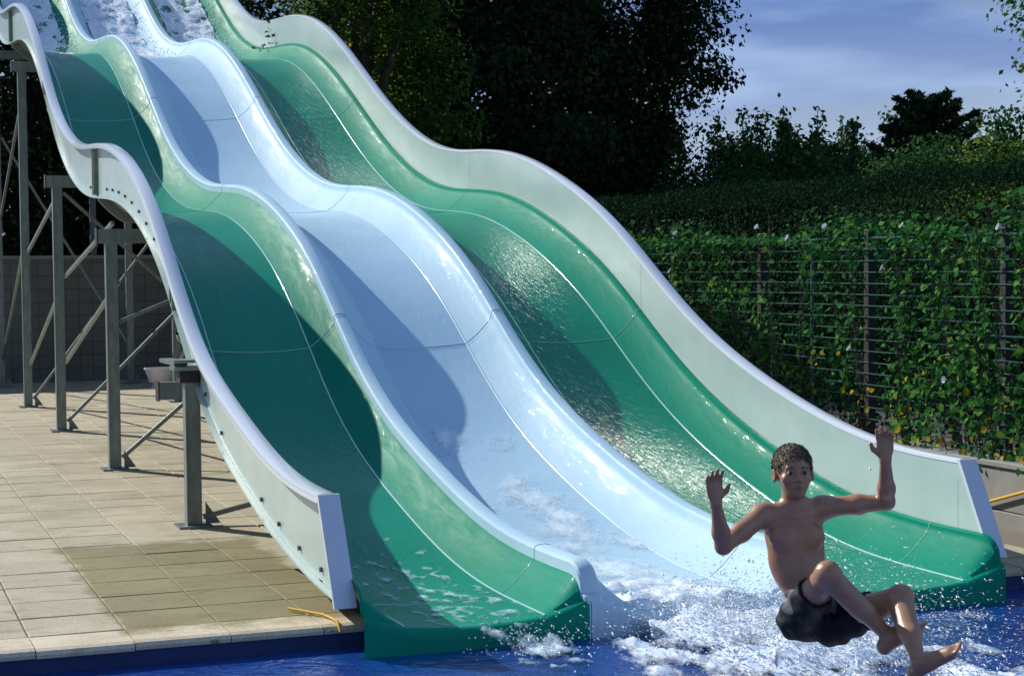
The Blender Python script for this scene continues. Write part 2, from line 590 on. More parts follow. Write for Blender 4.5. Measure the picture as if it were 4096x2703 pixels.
mat_foam('foam', (0.55, 0.70, 0.88), (0.93, 0.96, 0.98))
mat_foam('foam_splash', (0.45, 0.66, 0.92), (0.92, 0.96, 0.98), 0.5, -0.10)
mat_foam('foam_film', (0.55, 0.78, 0.90), (0.82, 0.93, 0.97), 0.7, -0.05)
mat_foam('foam_teal', (0.10, 0.46, 0.44), (0.55, 0.80, 0.80), 0.6, 0.02)
new_mat('drop', (0.90, 0.95, 0.98), 0.08, spec=0.8)
mm, nt_, bb = new_mat('clear_water', (0.75, 0.9, 0.95), 0.03)
bb.inputs['Transmission Weight'].default_value = 0.75
bb.inputs['IOR'].default_value = 1.25
bump(nt_, bb, noise_node(nt_, world_coords(nt_, (4, 1, 1)), 6, 4, 0.6, 1.0), 0.6, 0.03)

# ------------------------------------------------------------------ slide profile (height of the side-board rim above the deck)
ZL = [0, -.005, -.006, .001, .019, .047, .086, .134, .187, .241, .297, .356, .421, .5, .596, .714, .85, 1.002, 1.161, 1.316, 1.46, 1.587, 1.696, 1.791, 1.873, 1.945, 2.007, 2.059, 2.102, 2.137, 2.164, 2.183, 2.198, 2.209, 2.22, 2.233, 2.251, 2.275, 2.308, 2.35, 2.4, 2.457, 2.523, 2.598, 2.685, 2.783, 2.894, 3.017, 3.149, 3.288, 3.428, 3.565, 3.696, 3.82, 3.935, 4.04, 4.135, 4.22, 4.293, 4.356, 4.408, 4.448, 4.477]
ZR = [-.005, -.011, -.011, -.006, .009, .037, .075, .123, .179, .241, .309, .384, .465, .556, .658, .773, .899, 1.034, 1.172, 1.304, 1.427, 1.536, 1.634, 1.724, 1.806, 1.882, 1.953, 2.016, 2.071, 2.116, 2.151, 2.176, 2.193, 2.206, 2.218, 2.234, 2.258, 2.293, 2.339, 2.396, 2.464, 2.54, 2.625, 2.719, 2.82, 2.927, 3.041, 3.159, 3.279, 3.401, 3.522, 3.641, 3.756, 3.866, 3.97, 4.066, 4.153, 4.231, 4.299, 4.358, 4.407, 4.446, 4.478]
Z16 = [4.500, 4.518, 4.534, 4.551, 4.568, 4.590, 4.618, 4.655, 4.700, 4.756, 4.822]
YG = [-0.25, 0.0] + [0.25 * i for i in range(1, 62)]
ya = [-3.0] + YG
zl_ = [ZL[0]] + ZL
zr_ = [ZR[0]] + ZR
yb = [15.5 + 0.25 * i for i in range(len(Z16))]
ya2 = list(ya) + [y for y in yb if y > ya[-1] + 0.1]
zl2 = list(zl_) + [z for y, z in zip(yb, Z16) if y > ya[-1] + 0.1]
zr2 = list(zr_) + [z for y, z in zip(yb, Z16) if y > ya[-1] + 0.1]
# the waves repeat every eight metres further up
ZM = [(a + b) / 2 for a, b in zip(zl_, zr_)]
ytop = [18.25 + 0.25 * i for i in range(26)]
ztop = [float(np.interp(y - 8.0, ya, ZM)) + 2.32 for y in ytop]
PY = np.array(ya2 + ytop)
PZL = np.array(zl2 + ztop)
PZR = np.array(zr2 + ztop)
# light smoothing on a fine grid
FY = np.arange(-3, 24.5, 0.05)
_k = np.exp(-0.5 * (np.arange(-12, 13) / 4.5) ** 2); _k /= _k.sum()
FZL = np.convolve(np.pad(np.interp(FY, PY, PZL), 12, mode='edge'), _k, 'valid')
FZR = np.convolve(np.pad(np.interp(FY, PY, PZR), 12, mode='edge'), _k, 'valid')
DECK_TO_RIM = 0.60


def rim_z(x, y):
    t = min(max(x / 3.6, 0), 1)
    return DECK_TO_RIM + (1 - t) * float(np.interp(y, FY, FZL)) + t * float(np.interp(y, FY, FZR))


WATER_Z = -0.11
POOL_EDGE = -0.17
Y_TOP = 24.0

# ------------------------------------------------------------------ setting: ground, deck, pool
g = MB()
PX0, PX1, PY0 = -9.0, 13.0, -6.6
big = 420
for (a, b, c, d) in ((-big, big, POOL_EDGE + 0.02, big), (-big, big, -big, PY0), (-big, PX0, PY0, POOL_EDGE + 0.02), (PX1, big, PY0, POOL_EDGE + 0.02)):
    g.add([(a, c, -0.09), (b, c, -0.09), (b, d, -0.09), (a, d, -0.09)], [(0, 1, 2, 3)])
tag(g.build('ground', 'soil_grass'), kind='structure')

w = MB()
w.add([(PX0, PY0, WATER_Z), (PX1, PY0, WATER_Z), (PX1, POOL_EDGE + 0.02, WATER_Z), (PX0, POOL_EDGE + 0.02, WATER_Z)], [(0, 1, 2, 3)])
tag(w.build('pool_water', 'pool_water'), kind='structure')
w = MB()
w.box(PX0, 0.16, POOL_EDGE + 0.005, POOL_EDGE + 0.16, -1.4, -0.035)
w.box(3.44, PX1, POOL_EDGE + 0.005, POOL_EDGE + 0.16, -1.4, -0.035)
w.box(0.16, 3.44, POOL_EDGE + 0.005, POOL_EDGE + 0.16, -1.4, -0.2)
w.box(PX0 - 0.2, PX0, PY0 - 0.2, POOL_EDGE + 0.16, -1.4, -0.03)
w.box(PX1, PX1 + 0.2, PY0 - 0.2, POOL_EDGE + 0.16, -1.4, -0.03)
w.box(PX0, PX1, PY0 - 0.2, PY0, -1.4, -0.03)
tag(w.build('pool_wall', 'pool_paint'), kind='structure')

DX0, DX1, DY1 = -7.12, 4.60, 19.3
dk = MB().box(DX0, 9.0, 1.455, 21.0, -0.12, -0.012)
dk.box(DX0, 0.19, POOL_EDGE + 0.165, 1.455, -0.12, -0.012)
dk.box(3.42, 9.0, POOL_EDGE + 0.165, 1.455, -0.12, -0.012)
deck = dk.build('deck', 'grout')
tag(deck, kind='structure')
far_deck = MB().box(PX0 - 0.2, PX1 + 0.2, PY0 - 6, PY0 - 0.2, -0.12, -0.004).build('poolside', 'concrete')
tag(far_deck, kind='structure')

T = 0.44
XT0 = -0.085
tiles = []
for i in range(-16, 11):
    for j in range(0, 44):
        x0, y0 = XT0 + i * T, 0.135 + j * T
        if x0 < DX0 or x0 + T > 4.62 or (y0 < 1.3 and x0 + T > 0.1 and x0 < 3.6):
            continue
        cx, cy = x0 + T / 2, y0 + T / 2
        v = np.array([cx, cy, 0]) - CAM
        dep = v @ VF
        px = 512 + 1779 * (v @ VR) / dep
        py = 337 - 1779 * (v @ VU) / dep
        tiles.append((not (-40 < px < 1064 and py < 720), dep, i, j, x0, y0, px))
tiles.sort()
tile_me = []
for s in range(4):
    t = MB()
    gp = 0.004
    t.box(-T / 2 + gp, T / 2 - gp, -T / 2 + gp, T / 2 - gp, -0.03, 0.0, b=0.004)
    o = t.build('tile', 'deck_tile')
    tile_me.append(o.data)
    bpy.data.objects.remove(o)
wet_me = tile_me[0].copy()
wet_me.materials.clear(); wet_me.materials.append(MATS['deck_tile_wet'])
rest = MB()
for n, (off, dep, i, j, x0, y0, px) in enumerate(tiles):
    if not off and n < 280:
        wet = (-2 <= i <= 1 and 0 <= j <= 5) and not (i >= 1 and j > 3) and not (i == -2 and j == 5)
        wet = False
        o = link('tile', wet_me if wet else tile_me[n % 4], deck,
                 (x0 + T / 2, y0 + T / 2, random.uniform(-0.002, 0.002)))
        o.rotation_euler = (random.uniform(-0.003, 0.003), random.uniform(-0.003, 0.003), random.uniform(-0.004, 0.004))
    else:
        rest.box(x0 + 0.004, x0 + T - 0.004, y0 + 0.004, y0 + T - 0.004, -0.03, random.uniform(-0.002, 0.002), b=0.004)
tag(rest.build('far_tiles', 'deck_tile', deck), kind='stuff')
for j in range(0, 3):
    MB().box(XT0 + 0.004, 0.17, 0.135 + j * T + 0.004, 0.135 + (j + 1) * T - 0.004, -0.03, 0.0, b=0.004).build('tile', 'deck_tile', deck)
    MB().box(3.44, 3.87, 0.135 + j * T + 0.004, 0.135 + (j + 1) * T - 0.004, -0.03, 0.0, b=0.004).build('tile', 'deck_tile', deck)
# coping stones along the pool edge, each with a rounded nose
cm = MB()
L_ = 0.44
prof = [(POOL_EDGE + 0.30, -0.05), (POOL_EDGE + 0.30, 0.0), (POOL_EDGE + 0.03, 0.004), (POOL_EDGE + 0.0, -0.004), (POOL_EDGE - 0.015, -0.02), (POOL_EDGE - 0.012, -0.036), (POOL_EDGE + 0.02, -0.045)]
cm.grid([[(sx * (L_ / 2 - 0.003), y, z) for y, z in prof] for sx in (-1, 1)], closed=True)
cm.add([(-(L_ / 2 - 0.003), y, z) for y, z in prof], [tuple(range(7))])
cm.add([((L_ / 2 - 0.003), y, z) for y, z in prof], [tuple(reversed(range(7)))])
co = cm.build('coping_stone', 'coping_stone', deck)
co.location = (XT0 + 0.22 - L_, 0, 0)
for k in list(range(-15, -1)) + list(range(1, 22)):
    x = XT0 + 0.22 + k * L_
    if -0.0 < x < 3.87:
        continue
    o = co.copy(); COL.objects.link(o); o.parent = deck
    o.location = (x, random.uniform(-0.004, 0.004), random.uniform(-0.002, 0.002))

for xa, xb in ((XT0 + 0.003, 0.15), (3.45, 3.87)):
    cm = MB()
    pr_ = [(POOL_EDGE + 0.30, -0.05), (POOL_EDGE + 0.30, 0.0), (POOL_EDGE + 0.03, 0.004), (POOL_EDGE, -0.004), (POOL_EDGE - 0.015, -0.02), (POOL_EDGE - 0.012, -0.036), (POOL_EDGE + 0.02, -0.045)]
    cm.grid([[(x, y, z) for y, z in pr_] for x in (xa, xb)], closed=True)
    cm.add([(xa, y, z) for y, z in pr_], [tuple(range(7))]); cm.add([(xb, y, z) for y, z in pr_], [tuple(reversed(range(7)))])
    cm.build('coping_stone', 'coping_stone', deck)

# ------------------------------------------------------------------ the slide
slide = empty('water_slide', (1.8, 0, 0), 'wavy water slide with two green lanes and a pale blue one on grey steel legs', 'water slide')
SL = Vector((1.8, 0, 0))


def sl(o):
    """parent a world-space mesh to the slide"""
    o.parent = slide
    o.location = o.location - SL
    return o


def yrange(y0, y1, step=0.1):
    n = max(2, int(round((y1 - y0) / step)) + 1)
    return [y0 + (y1 - y0) * i / (n - 1) for i in range(n)]


def arc(c, r, a0, a1, n):
    return [(c[0] + r * math.cos(math.radians(a0 + (a1 - a0) * i / (n - 1))), c[1] + r * math.sin(math.radians(a0 + (a1 - a0) * i / (n - 1)))) for i in range(n)]


CREASE = 0.245


def lane_profile(x0, kind):
    """top profile across one lane from left to right, (x, dz below the rim)"""
    wdt = 1.2
    right = [(wdt - CREASE, -0.585), (wdt - 0.20, -0.553), (wdt - 0.155, -0.515), (wdt - 0.110, -0.472), (wdt - 0.078, -0.438), (wdt - 0.062, -0.418), (wdt - 0.052, -0.402)]
    if kind == 'blue':
        right += [(wdt - 0.046, -0.385), (wdt - 0.044, -0.362), (wdt - 0.034, -0.348), (wdt - 0.012, -0.343), (wdt + 0.020, -0.344), (wdt + 0.040, -0.350), (wdt + 0.050, -0.365), (wdt + 0.051, -0.414)]
    else:
        right += [(wdt - 0.049, -0.392), (wdt - 0.047, -0.378), (wdt - 0.035, -0.371), (wdt - 0.004, -0.370)]
    fl = [(wdt - CREASE - (wdt - 2 * CREASE) * i / 6, -0.588 - 0.020 * math.sin(math.pi * i / 6)) for i in range(7)]
    floor = [(a, b) for a, b in fl]
    left = [(wdt - a, b) for a, b in right]
    full = list(reversed(left)) + list(reversed(floor)) + right
    return [(min(max(x0 + a, 0.034), 3.566), b) for a, b in full]


def lane_mesh(prof, y0, y1, front=False):
    m = MB()
    th = 0.018
    ys = yrange(y0, y1) if not front else yrange(y0, y0 + 0.16, 0.016) + yrange(y0 + 0.2, y1)
    top, bot = [], []

    def dzz(dz, y):
        if not front or y > y0 + 0.16 or dz < -0.585:
            return dz
        q = 1 - (y - y0) / 0.16
        return -0.585 + (dz + 0.585) * (1 - 0.62 * (1 - math.sqrt(max(0, 1 - q ** 2.2))))
    for y in ys:
        top.append([(x, y, rim_z(x, y) + dzz(dz, y)) for x, dz in prof])
        bot.append([(x, y, rim_z(x, y) + dzz(dz, y) - th) for x, dz in prof])
    fl_i = [i for i, (x, dz) in enumerate(prof) if dz <= -0.5849]
    i0, i1 = fl_i[0], fl_i[-1]
    for a_, b_, mi_ in ((0, i0 + 1, 0), (i0, i1 + 1, 2), (i1, len(prof), 0)):
        m.grid([list(reversed(r[a_:b_])) for r in top], mi_)
    m.grid(bot, 1)
    n = len(prof)
    for T_, B_ in ((top[-1], bot[-1]), (top[0], bot[0])):
        m.grid([T_, B_], 0)
    m.grid([[r[0] for r in top], [r[0] for r in bot]], 0)
    m.grid([[r[-1] for r in top], [r[-1] for r in bot]], 0)
    if front:
        # rolled lip and drop panel into the water
        rr = 0.045
        rows = []
        nr = []
        for i, (x, dz) in enumerate(prof):
            a, b = prof[max(i - 1, 0)], prof[min(i + 1, n - 1)]
            tx, tz = b[0] - a[0], b[1] - a[1]
            l = math.hypot(tx, tz) or 1
            nr.append((tz / l, -tx / l))
        xm0, xm1 = prof[0][0] + 0.004, prof[-1][0] - 0.004
        for s in range(0, 7):
            a = math.radians(90 * s / 6)
            row = []
            for (x, dz), (nx, nz) in zip(prof, nr):
                off = rr * (1 - math.cos(a))
                xx = min(max(x + nx * off * 0.6, xm0), xm1)
                row.append((xx, y0 - rr * math.sin(a), rim_z(x, y0) + dzz(dz, y0) + min(nz, -0.5) * off))
            rows.append(row)
        rows.append([(x, y0 - rr - 0.004, WATER_Z - 0.25) for x, y, z in rows[-1]])
        m.grid(rows, 0)
    return m


SEAMS = [0.22, 4.15, 8.1, 12.1, 16.1, 20.1]
LANES = [('lane', 0.0, 'green', 'green lane next to the sunlit deck'), ('lane', 1.19, 'blue', 'pale blue middle lane'), ('lane', 2.38, 'green', 'green lane on the hedge side')]
Y_LIP = -0.40
for nm, x0, kind, lab in LANES:
    prof = lane_profile(x0, kind)
    lane = bpy.data.objects.new('lane', None)
    COL.objects.link(lane)
    lane.parent = slide
    lane.location = Vector((x0 + 0.6, 0, 0)) - SL
    lane['label'] = lab
    gel = 'green_gelcoat' if kind == 'green' else 'blue_gelcoat'
    cuts = [Y_LIP] + SEAMS + [Y_TOP]
    org = Vector((x0 + 0.6, 0, 0))

    def put(mb, name, mats, smooth=35):
        o = mb.build(name, mats, lane, smooth, org)
        o.location = (0, 0, 0)
        return o
    for a, b in zip(cuts[:-1], cuts[1:]):
        put(lane_mesh(prof, a + (0.003 if a != Y_LIP else 0), b - 0.003, a == Y_LIP), 'lane_section', [gel, 'raw_laminate', gel.replace('gelcoat', 'wet')], 24)
    for y in SEAMS:
        # bolted flange under the joint, and the sealed joint line on top
        j = MB()
        inner = [(x, y - 0.035, rim_z(x, y) + dz - 0.019) for x, dz in prof]
        outer = []
        for i, (x, dz) in enumerate(prof):
            a, b = prof[max(i - 1, 0)], prof[min(i + 1, len(prof) - 1)]
            tx, tz = b[0] - a[0], b[1] - a[1]
            l = math.hypot(tx, tz) or 1
            k = 0.0 if i in (0, len(prof) - 1) else 1
            outer.append((min(max(x + 0.06 * tz / l * k, x0 + 0.006), x0 + 1.194), rim_z(x, y) + dz - 0.02 - 0.065 * abs(tx) / l * k - 0.02 * k))
        o1 = [(x, y - 0.035, z) for x, z in outer]
        o2 = [(x, y + 0.035, z) for x, z in outer]
        i2 = [(x, yy + 0.07, z) for x, yy, z in inner]
        j.grid([inner, o1, o2, i2], 0)
        put(j, 'joint_flange', 'raw_laminate', 30)
        j = MB().tube([(x, y, rim_z(x, y) + dz + 0.0005) for x, dz in prof], 0.0032, 6)
        put(j, 'joint_seal', 'bead' if kind == 'green' else 'bead_blue', 60)
    for side in (0, 1):  # pale tube added along each crease to draw its highlight line
        bead = MB()
        xb = x0 + (CREASE if side == 0 else 1.2 - CREASE)
        pts = [(xb, y, rim_z(xb, y) - 0.586) for y in yrange(Y_LIP + 0.005, Y_TOP, 0.12)]
        bead.tube(pts, 0.0065, 6)
        put(bead, 'crease_highlight', 'bead' if kind == 'green' else 'bead_blue', 60)


# side boards: thin sheared wall, outward rim flange, end flange
def gap(x, y):
    gq = rim_z(x, y) - rim_z(x, y + 0.34) + 0.475
    return min(max(gq, 0.20), 0.50)


for side, xin in (('near', 0.028), ('far', 3.572)):
    sgn = -1 if side == 'near' else 1
    bd = bpy.data.objects.new('side_board', None)
    COL.objects.link(bd)
    bd.parent = slide
    bd.location = Vector((xin, 0, 0)) - SL
    bd['label'] = 'white side board beside the deck' if side == 'near' else 'white side board on the hedge side'
    org = Vector((xin, 0, 0))

    def put(mb, name, mats, smooth=35):
        o = mb.build(name, mats, bd, smooth, org)
        o.location = (0, 0, 0)
        return o

    cuts = [0.0] + SEAMS[1:] + [Y_TOP]
    HS = [0.0, 0.2, 0.4, 0.6, 0.8, 1.0]
    for a, b in zip(cuts[:-1], cuts[1:]):
        m = MB()
        ys = yrange(a + (0.002 if a else 0), b - 0.002)

        def pt(x, y, h):
            yy = y
            if y < 1.2:
                yy = y - 0.27 * h * (1 - y / 1.2)
            return (x, yy, rim_z(xin, y) - h * gap(xin, y))
        inn = [[pt(xin, y, h) for h in HS] for y in ys]
        out = [[pt(xin + sgn * 0.022, y, h) for h in HS] for y in ys]
        m.grid(inn); m.grid([list(reversed(r)) for r in out])
        m.grid([[r[-1] for r in inn], [r[-1] for r in out]])
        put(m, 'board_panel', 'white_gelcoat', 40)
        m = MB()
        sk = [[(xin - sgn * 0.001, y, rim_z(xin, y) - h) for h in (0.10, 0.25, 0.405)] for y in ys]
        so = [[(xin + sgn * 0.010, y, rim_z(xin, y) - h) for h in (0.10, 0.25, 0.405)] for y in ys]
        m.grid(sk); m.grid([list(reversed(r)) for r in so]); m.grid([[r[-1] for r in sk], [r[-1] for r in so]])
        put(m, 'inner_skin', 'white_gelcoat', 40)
    # rim flange: rolled top, out by 9 cm, turned-down edge
    m = MB()
    ring = [(-0.004, -0.012), (0.0, 0.004), (0.012, 0.012), (0.075, 0.010), (0.088, 0.004), (0.094, -0.010), (0.094, -0.034), (0.086, -0.034), (0.082, -0.006), (0.02, -0.004)]
    m.grid([[(xin + sgn * a, y, rim_z(xin, y) + b) for a, b in ring] for y in yrange(-0.012, Y_TOP)], closed=True)
    m.add([(xin + sgn * a, -0.012, rim_z(xin, 0) + b) for a, b in ring], [tuple(range(len(ring)))])
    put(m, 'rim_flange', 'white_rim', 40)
    # lower edge return flange
    m = MB()
    lo = [(0.0235, 0.001), (0.055, -0.002), (0.055, -0.014), (0.0, -0.014), (0.0, 0.0)]
    rows = []
    for y in yrange(0.0, Y_TOP):
        yy = y - (0.27 * (1 - y / 1.2) if y < 1.2 else 0)
        rows.append([(xin + sgn * a, yy, rim_z(xin, y) - gap(xin, y) + b - 0.003) for a, b in lo])
    m.grid(rows, closed=True)
    m.add(rows[0], [tuple(range(5))])
    put(m, 'lower_flange', 'white_gelcoat', 30)
    # end flange, slanted, projecting outwards
    m = MB()
    z1, z0 = rim_z(xin, 0) + 0.008, rim_z(xin, 0) - gap(xin, 0) - 0.02
    for t0, t1, d in ((0.0, 0.100, 0.028),):
        P = []
        for k in range(9):
            h = k / 8
            yy = -0.285 * h - 0.004
            z = z1 + (z0 - z1) * h
            wd = 0.095 - 0.0 * h
            P.append([(xin - sgn * 0.012, yy - d, z), (xin + sgn * wd, yy - d, z), (xin + sgn * wd, yy, z), (xin - sgn * 0.012, yy, z)])
        m.grid(P, closed=True)
        m.add(P[0], [(0, 1, 2, 3)]); m.add(P[-1], [(3, 2, 1, 0)])
    put(m, 'end_flange', 'white_rim', 30)
    # bolts along the lower edge on the outside
    bm_ = MB()
    bm_.tube([(0, 0, 0), (sgn * 0.014, 0, 0)], 0.013, 8)
    bo = bm_.build('bolt', 'bolt_steel', bd)
    by = [0.05, 0.35, 0.72, 1.1, 1.5, 2.6, 3.1, 5.0, 5.35, 5.7, 6.05, 6.4, 6.75, 7.1, 7.45, 8.5]
    for k, y in enumerate(by):
        o = bo if k == 0 else bo.copy()
        if k:
            COL.objects.link(o); o.parent = bd
        yy = y - (0.27 * 0.86 * (1 - y / 1.2) if y < 1.2 else 0)
        o.location = (sgn * 0.022, yy, rim_z(xin, y) - gap(xin, y) + 0.065)
    # joint strips at the seams
    for y in SEAMS[1:]:
        m = MB()
        for dy in (-0.055, 0.035):
            P = []
            for h in (0.08, 0.3, 0.5, 0.7, 0.98):
                z = lambda q: rim_z(xin, q) - h * gap(xin, q)
                P.append([(xin + sgn * 0.02, y + dy, z(y + dy)), (xin + sgn * 0.062, y + dy, z(y + dy)), (xin + sgn * 0.062, y + dy + 0.02, z(y + dy + 0.02)), (xin + sgn * 0.02, y + dy + 0.02, z(y + dy + 0.02))])
            m.grid(P, closed=True)
            m.add(P[0], [(0, 1, 2, 3)]); m.add(P[-1], [(3, 2, 1, 0)])
        put(m, 'joint_strip', 'raw_laminate')

# supports ---------------------------------------------------------------
FRAMES = [3.35, 6.95, 10.85, 14.4, 18.3, 22.2]
ROWS = [-0.045, 1.80, 3.66]


def trough_under(x, y):
    return rim_z(x, y) - 0.66


for fi, fy in enumerate(FRAMES):
    by_ = fy + (0.62 if fi == 0 else 0.0)          # first cross beam sits uphill of its legs
    zb = min(trough_under(0.6, by_), trough_under(3.0, by_)) - 0.015
    m = MB()
    m.box(-0.16, 3.78, by_ - 0.05, by_ + 0.05, zb - 0.12, zb)
    bmo = sl(m.build('cross_beam', 'galvanised_steel'))
    m = MB().box(-0.168, -0.16, by_ - 0.06, by_ + 0.06, zb - 0.13, zb + 0.01)
    e = m.build('end_plate', 'black_rubber', bmo)
    for xl in (0.6, 1.8, 3.0):
        # saddle pads that carry each trough
        zt = trough_under(xl, by_) + 0.012
        if zt - zb > 0.012:
            MB().box(xl - 0.09, xl + 0.09, by_ - 0.04, by_ + 0.04, zb - 0.002, zt).build('saddle', 'galvanised_steel', bmo)
    for ri, px in enumerate(ROWS):
        top = zb - 0.12 if fi else 0.95
        if fi == 0 and ri > 0:
            top = trough_under(px if ri < 2 else 3.66, fy) - 0.03
        wd = 0.082
        m = MB()
        m.box(px - wd / 2, px + wd / 2, fy - wd / 2, fy + wd / 2, 0.012, top)
        m.box(px - wd / 2 - 0.008, px - wd / 2, fy - wd / 2 - 0.008, fy + wd / 2 + 0.008, 0.012, top)
        m.box(px + wd / 2, px + wd / 2 + 0.008, fy - wd / 2 - 0.008, fy + wd / 2 + 0.008, 0.012, top)
        post = sl(m.build('support_post', 'galvanised_steel'))
        MB().box(px - 0.11, px + 0.11, fy - 0.11, fy + 0.11, 0.0, 0.014).build('base_plate', 'galvanised_steel', post)
        m = MB()
        m.add([(px + 0.08, fy - 0.006, 0.014), (px + 0.18, fy - 0.006, 0.014), (px + 0.08, fy - 0.006, 0.16),
               (px + 0.08, fy + 0.006, 0.014), (px + 0.18, fy + 0.006, 0.014), (px + 0.08, fy + 0.006, 0.16)],
              [(0, 1, 2), (5, 4, 3), (0, 3, 4, 1), (1, 4, 5, 2), (2, 5, 3, 0)])
        m.build('gusset', 'galvanised_steel', post)
        if fi == 0 and ri == 0:
            MB().box(px - 0.085, px + 0.04, fy - 0.07, fy + 0.07, 0.95, 1.03).build('post_cap', 'black_rubber', post)
            MB().box(px - 0.125, px + 0.045, fy - 0.09, fy + 0.09, 1.03, 1.055).build('clamp_plate', 'galvanised_steel', post)
            MB().box(px - 0.125, px + 0.045, fy - 0.09, fy + 0.09, 1.08, 1.10).build('clamp_plate', 'galvanised_steel', post)
            MB().box(px - 0.10, px - 0.02, fy + 0.05, by_ + 0.02, 1.055, 1.08).build('bracket_arm', 'galvanised_steel', post)

# braces
m_list = [
    ((0.01, 10.85, 0.72), (0.01, 6.95, 1.58)), ((0.02, 10.85, 1.62), (0.06, 7.55, 2.10)),
    ((-0.02, 14.4, 0.5), (-0.02, 10.85, 1.5)), ((-0.02, 14.4, 1.9), (-0.02, 10.9, 2.5)),
    ((-0.02, 18.3, 0.4), (-0.02, 14.4, 2.2)), ((-0.02, 18.3, 2.4), (-0.02, 14.5, 3.9)),
    ((0.02, 6.95, 0.1), (1.76, 6.95, 1.55)), ((0.02, 10.85, 0.1), (1.76, 10.85, 1.8)),
    ((0.02, 3.35, 0.06), (1.76, 3.35, 0.42)), ((1.84, 6.95, 0.1), (3.62, 6.95, 1.55)),
    ((1.84, 10.85, 0.1), (3.62, 10.85, 1.8)), ((1.8, 10.85, 0.5), (1.8, 6.95, 1.7)),
    ((0.02, 6.95, 1.25), (1.76, 6.95, 1.95)), ((0.02, 10.85, 2.5), (1.76, 10.85, 0.9)),
    ((3.66, 10.85, 0.6), (3.66, 6.95, 1.7)), ((0.02, 14.4, 0.1), (1.76, 14.4, 2.4)),
    ((1.8, 14.4, 0.4), (1.8, 10.85, 2.2)), ((3.66, 14.4, 0.6), (3.66, 10.85, 2.3)),
    ((1.84, 14.4, 2.6), (3.62, 14.4, 0.3)), ((0.02, 18.3, 3.6), (1.76, 18.3, 0.6)),
]
for a, b in m_list:
    sl(MB().bar(a, b, 0.032, 0.032).build('diagonal_brace', 'galvanised_steel'))


# ------------------------------------------------------------------ walls
bw = empty('back_wall', (1.0, 19.45, 0), 'grey tiled wall in shade behind the slide legs', 'wall')
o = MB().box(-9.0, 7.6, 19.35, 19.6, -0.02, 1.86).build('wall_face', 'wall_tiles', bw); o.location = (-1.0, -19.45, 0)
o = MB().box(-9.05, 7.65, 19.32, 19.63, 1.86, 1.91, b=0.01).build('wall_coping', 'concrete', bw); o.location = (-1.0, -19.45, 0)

WX = 4.74
lw = empty('low_wall', (WX + 0.1, 6, 0), 'low grey concrete wall beneath the ivy fence', 'wall')
def lwput(mb, name, mat):
    o = mb.build(name, mat, lw); o.location = (-(WX + 0.1), -6, 0); return o
yy = -0.6
while yy < 19.0:
    lwput(MB().box(WX, WX + 0.2, yy + 0.004, yy + 1.196, 0.10, 0.375, b=0.008), 'concrete_panel', 'concrete')
    lwput(MB().box(WX - 0.012, WX + 0.2, yy + 0.003, yy + 1.197, -0.05, 0.092, b=0.006), 'plinth_block', 'concrete')
    lwput(MB().box(WX - 0.02, WX + 0.22, yy + 0.002, yy + 1.198, 0.376, 0.41, b=0.008), 'coping_slab', 'concrete')
    yy += 1.2

# ------------------------------------------------------------------ leaves
def leaf_quads(C, N, size, tone, aspect=0.62, fold=0.25):
    """one folded diamond-shaped leaf (two triangles) per centre; returns V, F, tone"""
    n = len(C)
    N = N / (np.linalg.norm(N, axis=1, keepdims=True) + 1e-9)
    A = RNG.normal(size=(n, 3))
    A = A - (A * N).sum(1, keepdims=True) * N
    A /= np.linalg.norm(A, axis=1, keepdims=True) + 1e-9
    B = np.cross(N, A)
    s = np.asarray(size).reshape(-1, 1) * np.ones((n, 1))
    p0 = C - A * s * 0.5
    p2 = C + A * s * 0.5
    m1 = C + B * s * 0.5 * aspect + N * s * fold * 0.5
    m2 = C - B * s * 0.5 * aspect + N * s * fold * 0.5
    V = np.stack([p0, m1, p2, m2], 1).reshape(-1, 3)
    k = np.arange(n) * 4
    F = np.stack([np.stack([k, k + 1, k + 2], 1), np.stack([k, k + 2, k + 3], 1)], 1).reshape(-1, 3)
    return V, F, np.repeat(tone, 2)


def leaf_object(name, C, N, size, tone, mat, parent, kind=None, aspect=0.62):
    V, F, t = leaf_quads(C, N, size, tone, aspect)
    me = fast_mesh(name, V, F, mat, attr=t)
    o = link(name, me, parent)
    if kind:
        o['kind'] = kind
    return o


def clump_cloud(n_clumps, per, rad, height, z0, clump_r, shape=1.0, flat=0.75):
    """leaf centres and outward normals for a crown that stands on the z axis; uneven outline"""
    u = RNG.random(n_clumps)
    th = RNG.random(n_clumps) * 2 * np.pi
    zc = RNG.random(n_clumps)
    env = np.sin(np.pi * np.clip(0.10 + 0.86 * zc, 0, 1)) ** shape          # radius along the height
    lob = 1 + 0.16 * np.sin(3 * th + 5 * zc) + 0.12 * np.sin(5 * th - 9 * zc + 1.3)
    r = rad * env * lob * (0.35 + 0.65 * np.sqrt(u))
    cc = np.stack([r * np.cos(th), r * np.sin(th), z0 + zc * height], 1)
    cr = clump_r * RNG.uniform(0.6, 1.35, n_clumps)
    C = np.repeat(cc, per, 0) + np.clip(RNG.normal(size=(n_clumps * per, 3)), -1.7, 1.7) * np.repeat(cr, per)[:, None] * np.array([0.55, 0.55, 0.55 * flat])
    out = C - np.array([0, 0, z0 + height * 0.45])
    N = out / (np.linalg.norm(out, axis=1, keepdims=True) + 1e-6) + RNG.normal(size=C.shape) * 0.8 + np.array([0, 0, 0.4])
    ct = np.repeat(RNG.random(n_clumps), per)
    tone = np.clip(0.55 * ct + 0.45 * RNG.random(len(C)), 0, 1)
    return C, N, tone, cc


